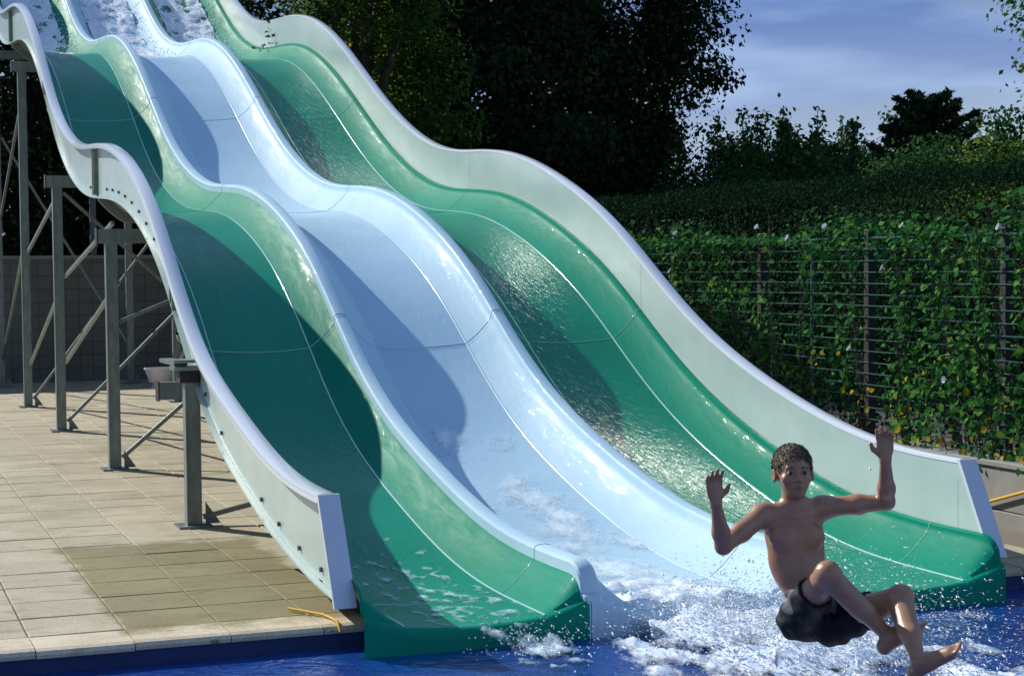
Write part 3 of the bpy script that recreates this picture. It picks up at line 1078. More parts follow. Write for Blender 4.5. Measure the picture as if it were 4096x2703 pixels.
def trunk_mesh(h, r, limbs, parent, spread=1.0):
    m = MB()
    pts = [(0.05 * math.sin(k), 0.05 * math.cos(1.7 * k), h * k / 6) for k in range(7)]
    m.tube(pts, [r * (1.15 - 0.13 * k) for k in range(7)], 9)
    for q in limbs:
        z = max(0.25 * h, min(0.9 * h, q[2] * 0.62))
        a = Vector((0, 0, z)); b = Vector(q)
        mid = a.lerp(b, 0.5) + Vector((0, 0, 0.18))
        m.tube([a, mid, b], [r * 0.4, r * 0.22, r * 0.06], 5)
    return m.build('trunk', 'bark', parent, 60)


def make_tree(name, loc, rad, height, z0, n_clumps, per, clump_r, leaf, mat, label, cat='tree', shape=0.8, trunk_r=0.2, aspect=0.62, group=None):
    t = empty(name, loc, label, cat, group)
    C, N, tone, cc = clump_cloud(n_clumps, per, rad, height, z0, clump_r, shape)
    keep = C[:, 2] > 0.05
    leaf_object('crown', C[keep], N[keep], leaf * RNG.uniform(0.6, 1.3, keep.sum()), tone[keep], mat, t, aspect=aspect)
    idx = RNG.choice(len(cc), min(22, len(cc)), replace=False)
    trunk_mesh(z0 + height * 0.8, trunk_r, [tuple(c * np.array([0.85, 0.85, 1])) for c in cc[idx]], t)
    return t


def at(px, py_unused, depth):
    """ground point seen at column px (of 2376) at a distance along the view"""
    p = CAM + depth * (VF + (px - 1188) / 4128 * VR)
    return (float(p[0]), float(p[1]), -0.06)


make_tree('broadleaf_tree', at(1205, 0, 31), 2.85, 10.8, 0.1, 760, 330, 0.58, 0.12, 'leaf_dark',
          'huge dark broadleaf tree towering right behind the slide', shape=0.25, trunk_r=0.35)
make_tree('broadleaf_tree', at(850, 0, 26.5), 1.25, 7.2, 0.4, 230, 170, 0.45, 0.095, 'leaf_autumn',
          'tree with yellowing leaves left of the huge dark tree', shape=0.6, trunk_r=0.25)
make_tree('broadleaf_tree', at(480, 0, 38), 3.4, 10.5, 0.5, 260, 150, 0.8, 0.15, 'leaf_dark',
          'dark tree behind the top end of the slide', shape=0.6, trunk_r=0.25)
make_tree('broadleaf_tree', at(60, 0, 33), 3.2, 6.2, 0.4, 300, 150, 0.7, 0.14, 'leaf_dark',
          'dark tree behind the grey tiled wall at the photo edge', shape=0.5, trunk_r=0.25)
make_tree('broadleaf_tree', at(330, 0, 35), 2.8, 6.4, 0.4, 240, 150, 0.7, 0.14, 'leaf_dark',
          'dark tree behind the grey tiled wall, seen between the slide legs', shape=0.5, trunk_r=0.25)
make_tree('broadleaf_tree', at(2640, 0, 19), 1.25, 6.8, 0.6, 280, 200, 0.36, 0.075, 'leaf_mid',
          'leafy tree cut off by the photo edge above the hedge', shape=0.7, trunk_r=0.14)
# shrubs beyond the hedge
make_tree('tall_shrub', at(1760, 0, 29), 1.9, 3.45, 0.2, 220, 190, 0.38, 0.085, 'leaf_mid',
          'shrub with upright shoots beside the huge dark tree', 'shrub', 0.5, 0.07)
make_tree('tall_shrub', at(1930, 0, 31), 2.0, 3.45, 0.2, 220, 190, 0.38, 0.085, 'leaf_mid',
          'shrub with upright shoots next to the dark conifer', 'shrub', 0.5, 0.07)
make_tree('round_shrub', at(2235, 0, 23), 1.8, 2.9, 0.2, 230, 190, 0.36, 0.07, 'leaf_mid',
          'sunlit green shrub in front of the dark conifer', 'shrub', 0.5, 0.07)
make_tree('round_shrub', at(2440, 0, 21), 1.5, 2.9, 0.2, 160, 190, 0.36, 0.07, 'leaf_autumn',
          'shrub with yellow leaves at the photo edge behind the hedge', 'shrub', 0.5, 0.07)
make_tree('round_shrub', at(1620, 0, 26), 1.4, 2.5, 0.2, 140, 160, 0.36, 0.08, 'leaf_dark',
          'dark shrub at the foot of the huge dark tree', 'shrub', 0.5, 0.07)
# upright shoots on the two tall shrubs
for bx, bd_, nsh, top in ((1760, 29, 13, 4.1), (1930, 31, 14, 4.35)):
    host = [o for o in bpy.data.objects if o.name.startswith('tall_shrub') and (o.location - Vector(at(bx, 0, bd_))).length < 0.01][0]
    C, N, sh = [], [], MB()
    for k in range(nsh):
        a = RNG.random() * 6.28; r = 1.5 * math.sqrt(RNG.random())
        x0, y0 = r * math.cos(a), r * math.sin(a)
        tp = top * RNG.uniform(0.85, 1.03)
        lean = RNG.normal(size=2) * 0.12
        sh.tube([(x0, y0, 1.6), (x0 + lean[0], y0 + lean[1], tp)], [0.02, 0.006], 5)
        n = 150
        tt = RNG.random(n) ** 0.8
        C.append(np.stack([x0 + lean[0] * tt, y0 + lean[1] * tt, 2.5 + (tp - 2.5) * tt], 1) + RNG.normal(size=(n, 3)) * (0.15 - 0.09 * tt)[:, None])
        N.append(RNG.normal(size=(n, 3)))
    tag(sh.build('shoots', 'bark', host), kind='stuff')
    C = np.concatenate(C); N = np.concatenate(N)
    leaf_object('shoot_leaves', C, N, 0.10 * RNG.uniform(0.7, 1.3, len(C)), RNG.random(len(C)), 'leaf_mid', host)

# spiky dark conifer: drooping tiers of needled boughs
cf = empty('conifer', at(2160, 0, 29), 'dark spiky conifer rising above the hedge', 'tree')
bm_ = MB(); C, N = [], []
bm_.tube([(0, 0, 0), (0, 0, 4.4)], [0.16, 0.02], 8)
for k in range(95):
    z = 0.5 + 3.9 * (k / 95) ** 0.85
    L = (4.75 - z) * 0.74 * RNG.uniform(0.6, 1.25) + 0.12
    a = k * 2.399 + RNG.normal() * 0.2
    base = np.array([0, 0, z])
    d = np.array([math.cos(a), math.sin(a), 0.18]); d /= np.linalg.norm(d)
    tip = base + d * L + np.array([0, 0, 0.16 * L])
    mid = base + d * L * 0.55 - np.array([0, 0, 0.04])
    bm_.tube([tuple(base), tuple(mid), tuple(tip)], [0.03, 0.02, 0.006], 4)
    n = int(170 * L) + 30
    t = RNG.random(n)[:, None]
    c = base * (1 - t) ** 2 + 2 * mid * t * (1 - t) + tip * t * t
    sp_ = (0.025 + 0.13 * (1 - t) * np.minimum(1, L))
    C.append(c + RNG.normal(size=(n, 3)) * sp_ * np.array([1, 1, 0.6])); N.append(RNG.normal(size=(n, 3)) + np.array([0, 0, 0.8]))
    for sd_i in (-1, 1):                         # side twigs give the layered, spiky edge
        for q in (0.5, 0.7, 0.85):
            p0 = base * (1 - q) ** 2 + 2 * mid * q * (1 - q) + tip * q * q
            dd = d * 0.6 + sd_i * np.array([-d[1], d[0], 0]) * 0.7 + np.array([0, 0, 0.25])
            ll = 0.30 * L * (1.1 - q) + 0.08
            n2_ = 18
            t2 = RNG.random(n2_)[:, None]
            C.append(p0 + dd * ll * t2 + RNG.normal(size=(n2_, 3)) * 0.022); N.append(RNG.normal(size=(n2_, 3)))
bm_.build('trunk', 'bark', cf)
C = np.concatenate(C); N = np.concatenate(N)
leaf_object('crown', C, N, 0.13 * RNG.uniform(0.6, 1.3, len(C)), RNG.random(len(C)), 'needle', cf, aspect=0.3)

# ------------------------------------------------------------------ clipped hedge behind the fence
hd = empty('hedge', (6.7, 7, 0), 'tall clipped hedge behind the ivy fence', 'hedge')
HX0, HX1, HY0, HY1, HZ = 6.05, 7.6, -1.5, 16.5, 2.42
n = 150000
side = RNG.random(n)
u, v = RNG.random(n), RNG.random(n)
C = np.empty((n, 3)); N = np.empty((n, 3))
a = side < 0.42
b = (side >= 0.42) & (side < 0.86)
c_ = side >= 0.86
C[a] = np.stack([np.full(a.sum(), HX0), HY0 + u[a] * (HY1 - HY0), v[a] * HZ], 1); N[a] = (-1, 0, 0.2)
C[b] = np.stack([HX0 + u[b] * (HX1 - HX0), HY0 + v[b] * (HY1 - HY0), np.full(b.sum(), HZ)], 1); N[b] = (0, 0, 1)
C[c_] = np.stack([HX0 + u[c_] * (HX1 - HX0), np.full(c_.sum(), HY0), v[c_] * HZ], 1); N[c_] = (0, -1, 0.2)
wob = 0.03 * np.sin(C[:, 1] * 1.7) + 0.02 * np.sin(C[:, 1] * 4.1 + 1) + 0.02 * np.sin(C[:, 0] * 5 + C[:, 1] * 3)
C[:, 2] += wob * (C[:, 2] / HZ)
edge = np.clip((C[:, 2] - HZ + 0.5) / 0.5, 0, 1)
C[:, 0] += np.where(a, 0.40 * edge ** 2, 0)
C[:, 2] -= np.where(b, 0.16 * np.clip(1 - (C[:, 0] - HX0) / 0.4, 0, 1) ** 2, 0)
C += RNG.normal(size=C.shape) * 0.04
N += RNG.normal(size=N.shape) * 0.38
tone = 0.75 * RNG.random(n)
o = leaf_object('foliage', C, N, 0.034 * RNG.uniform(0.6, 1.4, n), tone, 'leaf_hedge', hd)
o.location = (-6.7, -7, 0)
m = MB()
for k in range(24):
    yk = HY0 + 0.4 + k * (HY1 - HY0 - 0.8) / 23
    m.tube([(6.8 + random.uniform(-.2, .2), yk, -0.05), (6.8, yk + 0.1, 2.2)], [0.05, 0.02], 5)
o = m.build('stems', 'bark', hd); o.location = (-6.7, -7, 0)

# ------------------------------------------------------------------ wire fence with ivy
FX = WX + 0.10
FZ0, FZ1 = 0.41, 1.87
fe = empty('wire_fence', (FX, 6, 0.41), 'dark green wire mesh fence overgrown with ivy', 'fence')
def fput(mb, name, mat):
    o = mb.build(name, mat, fe); o.location = (-FX, -6, -0.41); return o
for k, yk in enumerate((-0.35, 1.3, 2.93, 4.55, 6.16, 7.8, 9.4, 11.0, 12.6, 14.2, 15.8, 17.4)):
    fput(MB().box(FX - 0.03, FX + 0.03, yk - 0.03, yk + 0.03, FZ0, FZ1 + 0.06, b=0.006), 'fence_post', 'fence_dark')
for yk in (3.70, 0.55, 8.6):
    fput(MB().tube([(FX - 0.03, yk, FZ0), (FX - 0.03, yk, FZ1)], 0.012, 6), 'thin_post', 'fence_wire')
for k in range(18):
    z = FZ1 - 0.005 - k * 0.082
    fput(MB().tube([(FX - 0.035 + 0.004 * math.sin(q * 1.3 + k), -0.6 + q * 1.0, z + 0.004 * math.sin(q * 2.1 + k)) for q in range(20)], 0.0042 if k else 0.007, 5), 'wire', 'fence_wire')

iv = empty('ivy', (FX, 6, 0.41), 'ivy and bindweed climbing all over the wire fence', 'climbing plant')
n0 = 8000        # deep layer, leaf tone darkened for shade behind the runners
C0 = np.stack([FX + RNG.uniform(0.10, 0.65, n0), RNG.uniform(-0.9, 17.5, n0), FZ0 + RNG.random(n0) * 1.45], 1)
N0 = np.array([-1, -0.2, 0.4]) + RNG.normal(size=(n0, 3)) * 0.7
t0 = RNG.random(n0) * 0.4
Cs, Ns, Ts = [C0], [N0], [t0]
stems = MB()
for k in range(150):                                  # hanging and climbing runners
    y0 = RNG.uniform(-0.9, 15.0)
    h = RNG.uniform(0.5, 1.55) if RNG.random() > 0.35 else 1.5
    top = RNG.random() < 0.35
    pts = []
    y = y0
    for q in range(9):
        y += RNG.normal() * 0.05
        z = (FZ1 + 0.05 - h * q / 8) if top else (FZ0 + h * q / 8)
        pts.append((FX - 0.05 - 0.03 * RNG.random(), y, z))
    stems.tube(pts, 0.005, 4)
    nn = int(60 * h)
    t = RNG.random(nn) * 8
    P = np.array(pts)
    i0 = np.minimum(t.astype(int), 7)
    fr = (t - i0)[:, None]
    c = P[i0] * (1 - fr) + P[i0 + 1] * fr + RNG.normal(size=(nn, 3)) * np.array([0.035, 0.075, 0.05])
    Cs.append(c); Ns.append(np.array([-0.9, -0.3, 0.5]) + RNG.normal(size=(nn, 3)) * 0.55)
    Ts.append(np.clip(0.30 + 0.2 * RNG.random() + 0.60 * RNG.random(nn), 0, 0.955))
nt2 = 5200                                            # overgrown top
yt = RNG.uniform(-0.9, 17.5, nt2)
hump = 0.07 + 0.05 * np.sin(yt * 2.3) + 0.05 * np.sin(yt * 5.1 + 2) + 0.04 * np.sin(yt * 0.9)
Cs.append(np.stack([FX + RNG.normal(size=nt2) * 0.14, yt, FZ1 + hump * RNG.uniform(-1.2, 1.6, nt2)], 1))
Ns.append(np.array([-0.5, -0.2, 1.0]) + RNG.normal(size=(nt2, 3)) * 0.5)
Ts.append(np.clip(0.3 + 0.66 * RNG.random(nt2), 0, 0.955))
ny = 130                                              # yellow leaves low down
Cs.append(np.stack([FX - 0.07 + RNG.normal(size=ny) * 0.03, RNG.uniform(-0.5, 4.2, ny), FZ0 + 0.02 + 0.62 * RNG.random(ny) ** 1.5], 1))
Ns.append(np.array([-1, -0.3, 0.5]) + RNG.normal(size=(ny, 3)) * 0.4)
Ts.append(RNG.uniform(0.975, 1.0, ny))
C = np.concatenate(Cs); N = np.concatenate(Ns); tn = np.concatenate(Ts)
o = leaf_object('ivy_leaves', C, N, 0.05 * RNG.uniform(0.5, 1.4, len(C)), tn, 'leaf_ivy', iv, 'stuff', aspect=0.85)
o.location = (-FX, -6, -0.41)
o = stems.build('runners', 'bark', iv); o.location = (-FX, -6, -0.41)
fl = MB()                                             # white bindweed trumpets
ring = [[((0.006 + 0.018 * q) * math.cos(a), (0.006 + 0.018 * q) * math.sin(a), 0.032 * q ** 0.7) for a in np.linspace(0, 6.283, 9)[:-1]] for q in (0.0, 0.35, 0.7, 1.0)]
fl.grid(ring, closed=True)
f0 = fl.build('flower', 'petal', iv, 60)
FL = [(2.3, 1.93), (3.35, 1.95), (4.4, 1.97), (5.9, 1.95), (2.55, 1.64), (6.0, 1.62), (0.9, 1.0), (4.9, 0.95), (1.2, 1.9), (3.0, 1.05), (4.1, 0.62), (1.8, 0.9), (7.2, 1.96), (0.4, 1.3), (3.9, 1.88)]
for k, (y, z) in enumerate(FL):
    o = f0 if k == 0 else f0.copy()
    if k:
        COL.objects.link(o); o.parent = iv
    o.location = (-0.11, y - 6, z - 0.41)
    o.rotation_euler = (random.uniform(-.4, .4), math.radians(-70) + random.uniform(-.3, .3), 0)

# ------------------------------------------------------------------ small things on the deck
def rope(name, pts, r, label):
    m = MB(); m.tube(pts, r, 7)
    return tag(m.build(name, 'yellow_rope', None, 60, Vector(pts[0])), label, 'rope')
rope('rope', [(-0.15, 0.26, 0.014), (-0.09, 0.15, 0.014), (-0.03, 0.04, 0.014), (-0.015, -0.06, 0.014), (-0.01, -0.15, 0.014), (-0.01, -0.2, -0.03)], 0.007, 'orange rope on the deck by the near end of the slide')
rope('rope', [(WX - 0.03, 1.35, 0.13), (WX - 0.03, 1.0, 0.23), (WX - 0.03, 0.7, 0.315), (WX - 0.03, 0.3, 0.43)], 0.011, 'yellow rope slanting up the low concrete wall')
ba = empty('basin', (2.05, 17.2, 0), 'pinkish white basin standing behind the slide legs', 'basin')
m = MB()
pr = [(0.16, 0.10), (0.22, 0.10), (0.26, 0.22), (0.30, 0.33), (0.32, 0.33), (0.32, 0.36), (0.285, 0.36), (0.24, 0.22), (0.2, 0.13), (0.0, 0.13)]
m.grid([[(r * math.cos(a), r * math.sin(a), z) for a in np.linspace(0, 6.283, 21)[:-1]] for r, z in pr], closed=True)
m.build('bowl', 'white_plastic', ba, 40)
ba.scale = (0.72, 0.72, 0.8)
MB().tube([(0, 0, 0), (0, 0, 0.03), (0, 0, 0.1)], [0.2, 0.16, 0.15], 14).build('foot', 'white_plastic', ba, 40)

# ------------------------------------------------------------------ the rider (one continuous surface from a distance field)
class Field:
    def __init__(self, lo, hi, h):
        self.lo, self.h = np.array(lo, float), h
        self.n = np.ceil((np.array(hi) - self.lo) / h).astype(int) + 1
        self.g = np.full(self.n, 0.2, dtype=np.float32)

    def _sl(self, a, b, pad):
        i0 = np.clip(((np.array(a) - pad - self.lo) / self.h).astype(int), 0, self.n - 1)
        i1 = np.clip(((np.array(b) + pad - self.lo) / self.h).astype(int) + 2, 1, self.n)
        ax = [self.lo[k] + self.h * np.arange(i0[k], i1[k]) for k in range(3)]
        P = np.stack(np.meshgrid(*ax, indexing='ij'), -1)
        return tuple(slice(i0[k], i1[k]) for k in range(3)), P

    def _comb(self, s, d, k, sub=False):
        a = self.g[s]
        if sub:
            d = -d
            hh = np.clip(0.5 - 0.5 * (d - (-0)) / k, 0, 1) if False else None
            t = np.clip(0.5 + 0.5 * (d - a) / k, 0, 1)
            self.g[s] = a * (1 - t) + d * t + k * t * (1 - t)
        else:
            t = np.clip(0.5 + 0.5 * (a - d) / k, 0, 1)
            self.g[s] = a * (1 - t) + d * t - k * t * (1 - t)

    def cone(self, a, b, ra, rb, k=0.015, sub=False):
        a, b = np.array(a, float), np.array(b, float)
        r = max(ra, rb)
        s, P = self._sl(np.minimum(a, b) - r, np.maximum(a, b) + r, 0.05)
        ab = b - a
        t = np.clip(((P - a) @ ab) / max(ab @ ab, 1e-9), 0, 1)
        d = np.linalg.norm(P - a - t[..., None] * ab, axis=-1) - (ra + (rb - ra) * t)
        self._comb(s, d.astype(np.float32), k, sub)

    def ell(self, c, r, k=0.015, rot=None, sub=False):
        c, r = np.array(c, float), np.array(r, float)
        m = r.max()
        s, P = self._sl(c - m, c + m, 0.05)
        q = P - c
        if rot is not None:
            q = q @ np.array(rot)            # columns are the local axes
        l = np.linalg.norm(q / r, axis=-1)
        l2 = np.linalg.norm(q / (r * r), axis=-1)
        d = l * (l - 1) / np.maximum(l2, 1e-6)
        self._comb(s, d.astype(np.float32), k, sub)

    def chain(self, pts, rad, k=0.012):
        for i in range(len(pts) - 1):
            self.cone(pts[i], pts[i + 1], rad[i], rad[i + 1], k)

    def mesh(self):
        g = self.g
        ins = g < 0
        n = g.shape
        cnt = np.zeros((n[0] - 1, n[1] - 1, n[2] - 1), np.int8)
        acc = np.zeros(cnt.shape + (3,), np.float32)
        num = np.zeros(cnt.shape, np.float32)
        def cs(o): return tuple(slice(o[k], n[k] - 1 + o[k]) for k in range(3))
        corners = [(i, j, k) for i in (0, 1) for j in (0, 1) for k in (0, 1)]
        for o in corners:
            cnt += ins[cs(o)]
        mixed = (cnt > 0) & (cnt < 8)
        for o in corners:
            for ax in range(3):
                if o[ax] == 0:
                    p = list(o); p[ax] = 1
                    a, b = g[cs(o)], g[cs(tuple(p))]
                    cr = (a < 0) != (b < 0)
                    t = np.where(cr, a / np.where(cr, a - b, 1), 0)
                    for d in range(3):
                        acc[..., d] += np.where(cr, (t if d == ax else o[d]), 0)
                    num += cr
        ids = -np.ones(cnt.shape, np.int64)
        idx = np.argwhere(mixed)
        ids[mixed] = np.arange(len(idx))
        V = (idx + acc[mixed] / num[mixed][:, None]) * self.h + self.lo
        F = []
        for ax in range(3):
            u, v = [d for d in range(3) if d != ax]
            sl0 = [slice(None)] * 3; sl1 = [slice(None)] * 3
            sl0[ax] = slice(0, n[ax] - 1); sl1[ax] = slice(1, n[ax])
            ch = ins[tuple(sl0)] != ins[tuple(sl1)]
            e = np.argwhere(ch)
            e = e[(e[:, u] > 0) & (e[:, v] > 0) & (e[:, u] < n[u] - 1) & (e[:, v] < n[v] - 1)]
            def cell(du, dv):
                c = e.copy(); c[:, u] -= du; c[:, v] -= dv
                return ids[c[:, 0], c[:, 1], c[:, 2]]
            q = np.stack([cell(1, 1), cell(0, 1), cell(0, 0), cell(1, 0)], 1)
            first = ins[e[:, 0], e[:, 1], e[:, 2]]
            flip = first if ax != 1 else ~first
            q[~flip] = q[~flip][:, ::-1]
            F.append(q)
        return V, np.concatenate(F)


def skin_mat():
    m, nt, b = new_mat('skin', (0.42, 0.24, 0.16), 0.42, spec=0.5, coat=0.5, coat_rough=0.12)
    tc = nt.nodes.new('ShaderNodeTexCoord')
    n = noise_node(nt, tc.outputs['Object'], 9, 5, 0.6)
    nt.links.new(ramp(nt, n, [(0.3, (0.36, 0.18, 0.095)), (0.7, (0.46, 0.24, 0.13))]), b.inputs['Base Color'])
    b.inputs['Subsurface Weight'].default_value = 0.15
    b.inputs['Subsurface Radius'].default_value = (0.012, 0.005, 0.003)
    b.inputs['Subsurface Scale'].default_value = 1.0
    n2 = noise_node(nt, tc.outputs['Object'], 120, 3, 0.6)
    bump(nt, b, n2, 0.1, 0.003)
    n7 = noise_node(nt, tc.outputs['Object'], 70, 4, 0.7, 0.5)
    bump(nt, b, n7, 0.5, 0.004, 'Coat Normal')
    m, nt, b = new_mat('hair', (0.05, 0.032, 0.018), 0.45)
    tc = nt.nodes.new('ShaderNodeTexCoord')
    mp = nt.nodes.new('ShaderNodeMapping'); mp.inputs['Scale'].default_value = (60, 12, 60)
    nt.links.new(tc.outputs['Object'], mp.inputs[0])
    n = noise_node(nt, mp.outputs[0], 2.0, 5, 0.7)
    nt.links.new(ramp(nt, n, [(0.3, (0.05, 0.032, 0.018)), (0.7, (0.20, 0.14, 0.075))]), b.inputs['Base Color'])
    bump(nt, b, n, 0.9, 0.01)
    new_mat('shorts_black', (0.007, 0.008, 0.010), 0.6, spec=0.25)
    new_mat('shorts_grey', (0.07, 0.095, 0.11), 0.6, spec=0.25)
    new_mat('eye_white', (0.28, 0.26, 0.25), 0.2)
    new_mat('iris', (0.03, 0.02, 0.015), 0.15)
    new_mat('lip', (0.34, 0.13, 0.10), 0.4)
skin_mat()

# joints in the rider's own axes: X to his left, Y up, Z forward (his facing)
PEL = (0.0, 0.0, 0.0)
SHR, SHL = np.array((-0.205, 0.408, -0.035)), np.array((0.045, 0.436, -0.06))
ELR, WRR = np.array((-0.383, 0.297, 0.115)), np.array((-0.424, 0.480, 0.215))
ELL, WRL = np.array((0.292, 0.464, 0.0)), np.array((0.261, 0.642, 0.12))
HPR, HPL = np.array((-0.07, -0.015, 0.0)), np.array((0.07, -0.035, 0.01))
KNA, ANA = np.array((0.004, 0.210, 0.28)), np.array((0.246, -0.037, 0.255))
KNB, ANB = np.array((0.300, 0.110, 0.22)), np.array((0.308, -0.095, 0.495))
HEAD = np.array((-0.082, 0.583, -0.025))
up_h = np.array((-0.04, 0.985, -0.10)); up_h /= np.linalg.norm(up_h)
fw_h = np.array((0.06, 0.06, 1.0)); fw_h -= fw_h @ up_h * up_h; fw_h /= np.linalg.norm(fw_h)
rt_h = np.cross(up_h, fw_h)
HR = np.stack([rt_h, up_h, fw_h], 1)
def H(x, y, z): return HEAD + HR @ np.array((x, y, z))

fld = Field((-0.54, -0.26, -0.20), (0.54, 0.87, 0.66), 0.0056)
# trunk
fld.ell((0.0, -0.005, -0.005), (0.115, 0.085, 0.092), 0.04)
fld.cone((-0.018, 0.06, -0.012), (-0.05, 0.15, -0.03), 0.088, 0.086, 0.05)
fld.ell((-0.066, 0.235, -0.045), (0.116, 0.13, 0.082), 0.05)
fld.ell((-0.075, 0.335, -0.055), (0.122, 0.10, 0.078), 0.04)
for sx in (-1, 1):
    fld.ell((-0.072 + sx * 0.058, 0.325, 0.010), (0.055, 0.042, 0.022), 0.03)
    fld.cone(H(sx * 0.02, -0.14, -0.02), SHL * 0.8 + np.array((-0.08, .41, -.05)) * 0.2 if sx > 0 else SHR * 0.8 + np.array((-0.08, .41, -.05)) * 0.2, 0.040, 0.034, 0.04)
    fld.cone((-0.08 + sx * 0.015, 0.402, 0.0), (-0.08 + sx * 0.10, 0.415, -0.03), 0.012, 0.010, 0.02)
fld.cone((-0.08, 0.40, -0.06), H(0, -0.075, -0.022), 0.046, 0.043, 0.03)
# arms
for S, E_, W_ in ((SHR, ELR, WRR), (SHL, ELL, WRL)):
    fld.ell(S, (0.047, 0.047, 0.047), 0.035)
    fld.cone(S, S * 0.45 + E_ * 0.55, 0.041, 0.040, 0.03)
    fld.cone(S * 0.45 + E_ * 0.55, E_, 0.038, 0.031, 0.02)
    fld.cone(E_, E_ * 0.68 + W_ * 0.32, 0.031, 0.034, 0.02)
    fld.cone(E_ * 0.68 + W_ * 0.32, W_, 0.034, 0.0215, 0.02)
# hands: palm, four unequal bent fingers, thumb from the side of the palm
def hand(W_, d, side, palm_n, k=0.006):
    d = np.array(d, float); d /= np.linalg.norm(d)
    pn = np.array(palm_n, float); pn -= pn @ d * d; pn /= np.linalg.norm(pn)
    sd = np.cross(d, pn) * side               # towards the thumb
    R_ = np.stack([sd, d, pn], 1)
    c = W_ + d * 0.047
    fld.ell(c, (0.034, 0.046, 0.0155), 0.012, R_)
    fld.cone(W_, W_ + d * 0.03, 0.021, 0.020, 0.015)
    for i, (o, L) in enumerate(((0.025, 0.060), (0.0085, 0.068), (-0.0085, 0.064), (-0.025, 0.050))):
        b = W_ + d * (0.078 - 0.004 * abs(i - 1.2)) + sd * o
        d1 = d + sd * o * 5.0 + pn * 0.25; d1 /= np.linalg.norm(d1)
        d2 = d1 + pn * 0.55; d2 /= np.linalg.norm(d2)
        m1 = b + d1 * L * 0.52
        fld.chain([b - d * 0.014, b, m1, m1 + d2 * L * 0.48], [0.0095, 0.0093, 0.0085, 0.0068], 0.004)
    b = W_ + d * 0.026 + sd * 0.026
    d1 = sd * 0.75 + d * 0.65 + pn * 0.3; d1 /= np.linalg.norm(d1)
    d2 = sd * 0.3 + d * 0.9 + pn * 0.35; d2 /= np.linalg.norm(d2)
    fld.chain([b - d1 * 0.012, b + d1 * 0.028, b + d1 * 0.028 + d2 * 0.028], [0.0125, 0.0105, 0.0080], 0.006)
hand(WRR, (-0.10, 1.0, 0.10), 1, (0.25, -0.1, 1.0))
hand(WRL, (-0.05, 1.0, 0.12), -1, (-0.25, -0.1, 1.0))
# legs
for Hp, K_, A_ in ((HPR, KNA, ANA), (HPL, KNB, ANB)):
    fld.cone(Hp, Hp * 0.5 + K_ * 0.5, 0.077, 0.064, 0.03)
    fld.cone(Hp * 0.5 + K_ * 0.5, K_, 0.064, 0.047, 0.03)
    fld.ell(K_, (0.047, 0.047, 0.047), 0.02)
    back = np.cross(np.cross(A_ - K_, Hp - K_), A_ - K_); back /= np.linalg.norm(back)
    fld.cone(K_, K_ * 0.4 + A_ * 0.6, 0.044, 0.038, 0.02)
    fld.cone(K_ * 0.4 + A_ * 0.6, A_, 0.038, 0.026, 0.02)
    fld.cone(K_ * 0.82 + A_ * 0.18 + back * 0.016, K_ * 0.5 + A_ * 0.5 + back * 0.014, 0.036, 0.034, 0.03)
def foot(A_, toe, sole):
    A_, toe = np.array(A_), np.array(toe)
    d = toe - A_; L = np.linalg.norm(d); d /= L
    so = np.array(sole, float); so -= so @ d * d; so /= np.linalg.norm(so)
    s = np.cross(d, so)
    heel = A_ - d * 0.035 + so * 0.026
    fld.ell(heel, (0.027, 0.030, 0.027), 0.02)
    fld.cone(A_, A_ + d * 0.03 + so * 0.012, 0.027, 0.030, 0.02)
    ball = A_ + d * (L * 0.66) + so * 0.028
    fld.cone(heel, ball, 0.026, 0.022, 0.02)
    fld.cone(A_ + d * 0.02 + so * 0.008, ball, 0.028, 0.020, 0.025)
    fld.ell(ball, (0.036, 0.030, 0.017), 0.015, np.stack([s, d, so], 1))
    for i, (o, l, r) in enumerate(((0.026, 0.040, 0.0115), (0.010, 0.042, 0.009), (-0.004, 0.038, 0.0085), (-0.017, 0.033, 0.008), (-0.028, 0.026, 0.0075))):
        b = ball + s * o + d * 0.016
        fld.cone(b, b + d * l * 0.75 - so * 0.003, r, r * 0.85, 0.004)
foot(ANB, (0.440, 0.005, 0.575), (0.45, -0.75, -0.1))
foot(ANA, (0.395, 0.040, 0.235), (0.4, -0.8, 0.2))
# head: skull, jaw, nose, brow, ears, lips
fld.ell(H(0, 0.022, -0.012), (0.074, 0.085, 0.093), 0.02, HR)
fld.ell(H(0, -0.045, 0.020), (0.054, 0.060, 0.062), 0.03, HR)
fld.ell(H(0, -0.088, 0.050), (0.022, 0.016, 0.018), 0.02, HR)
fld.cone(H(-0.03, 0.014, 0.068), H(0.03, 0.014, 0.068), 0.012, 0.012, 0.014)
for sx in (-1, 1):
    fld.ell(H(sx * 0.030, -0.006, 0.088), (0.015, 0.010, 0.012), 0.008, HR, True)
    fld.ell(H(sx * 0.043, -0.030, 0.055), (0.018, 0.018, 0.018), 0.02, HR)
    fld.ell(H(sx * 0.078, -0.012, -0.008), (0.010, 0.030, 0.019), 0.006, HR)
    fld.ell(H(sx * 0.084, -0.010, 0.000), (0.005, 0.017, 0.010), 0.004, HR, True)
    fld.ell(H(sx * 0.010, -0.036, 0.088), (0.0085, 0.007, 0.009), 0.006, HR)
fld.cone(H(0, 0.002, 0.080), H(0, -0.030, 0.097), 0.008, 0.0105, 0.008)
fld.cone(H(-0.019, -0.062, 0.070), H(0.019, -0.062, 0.070), 0.008, 0.008, 0.008)
fld.cone(H(-0.020, -0.0635, 0.083), H(0.020, -0.0635, 0.083), 0.0022, 0.0022, 0.004, True)
Vb, Fb = fld.mesh()

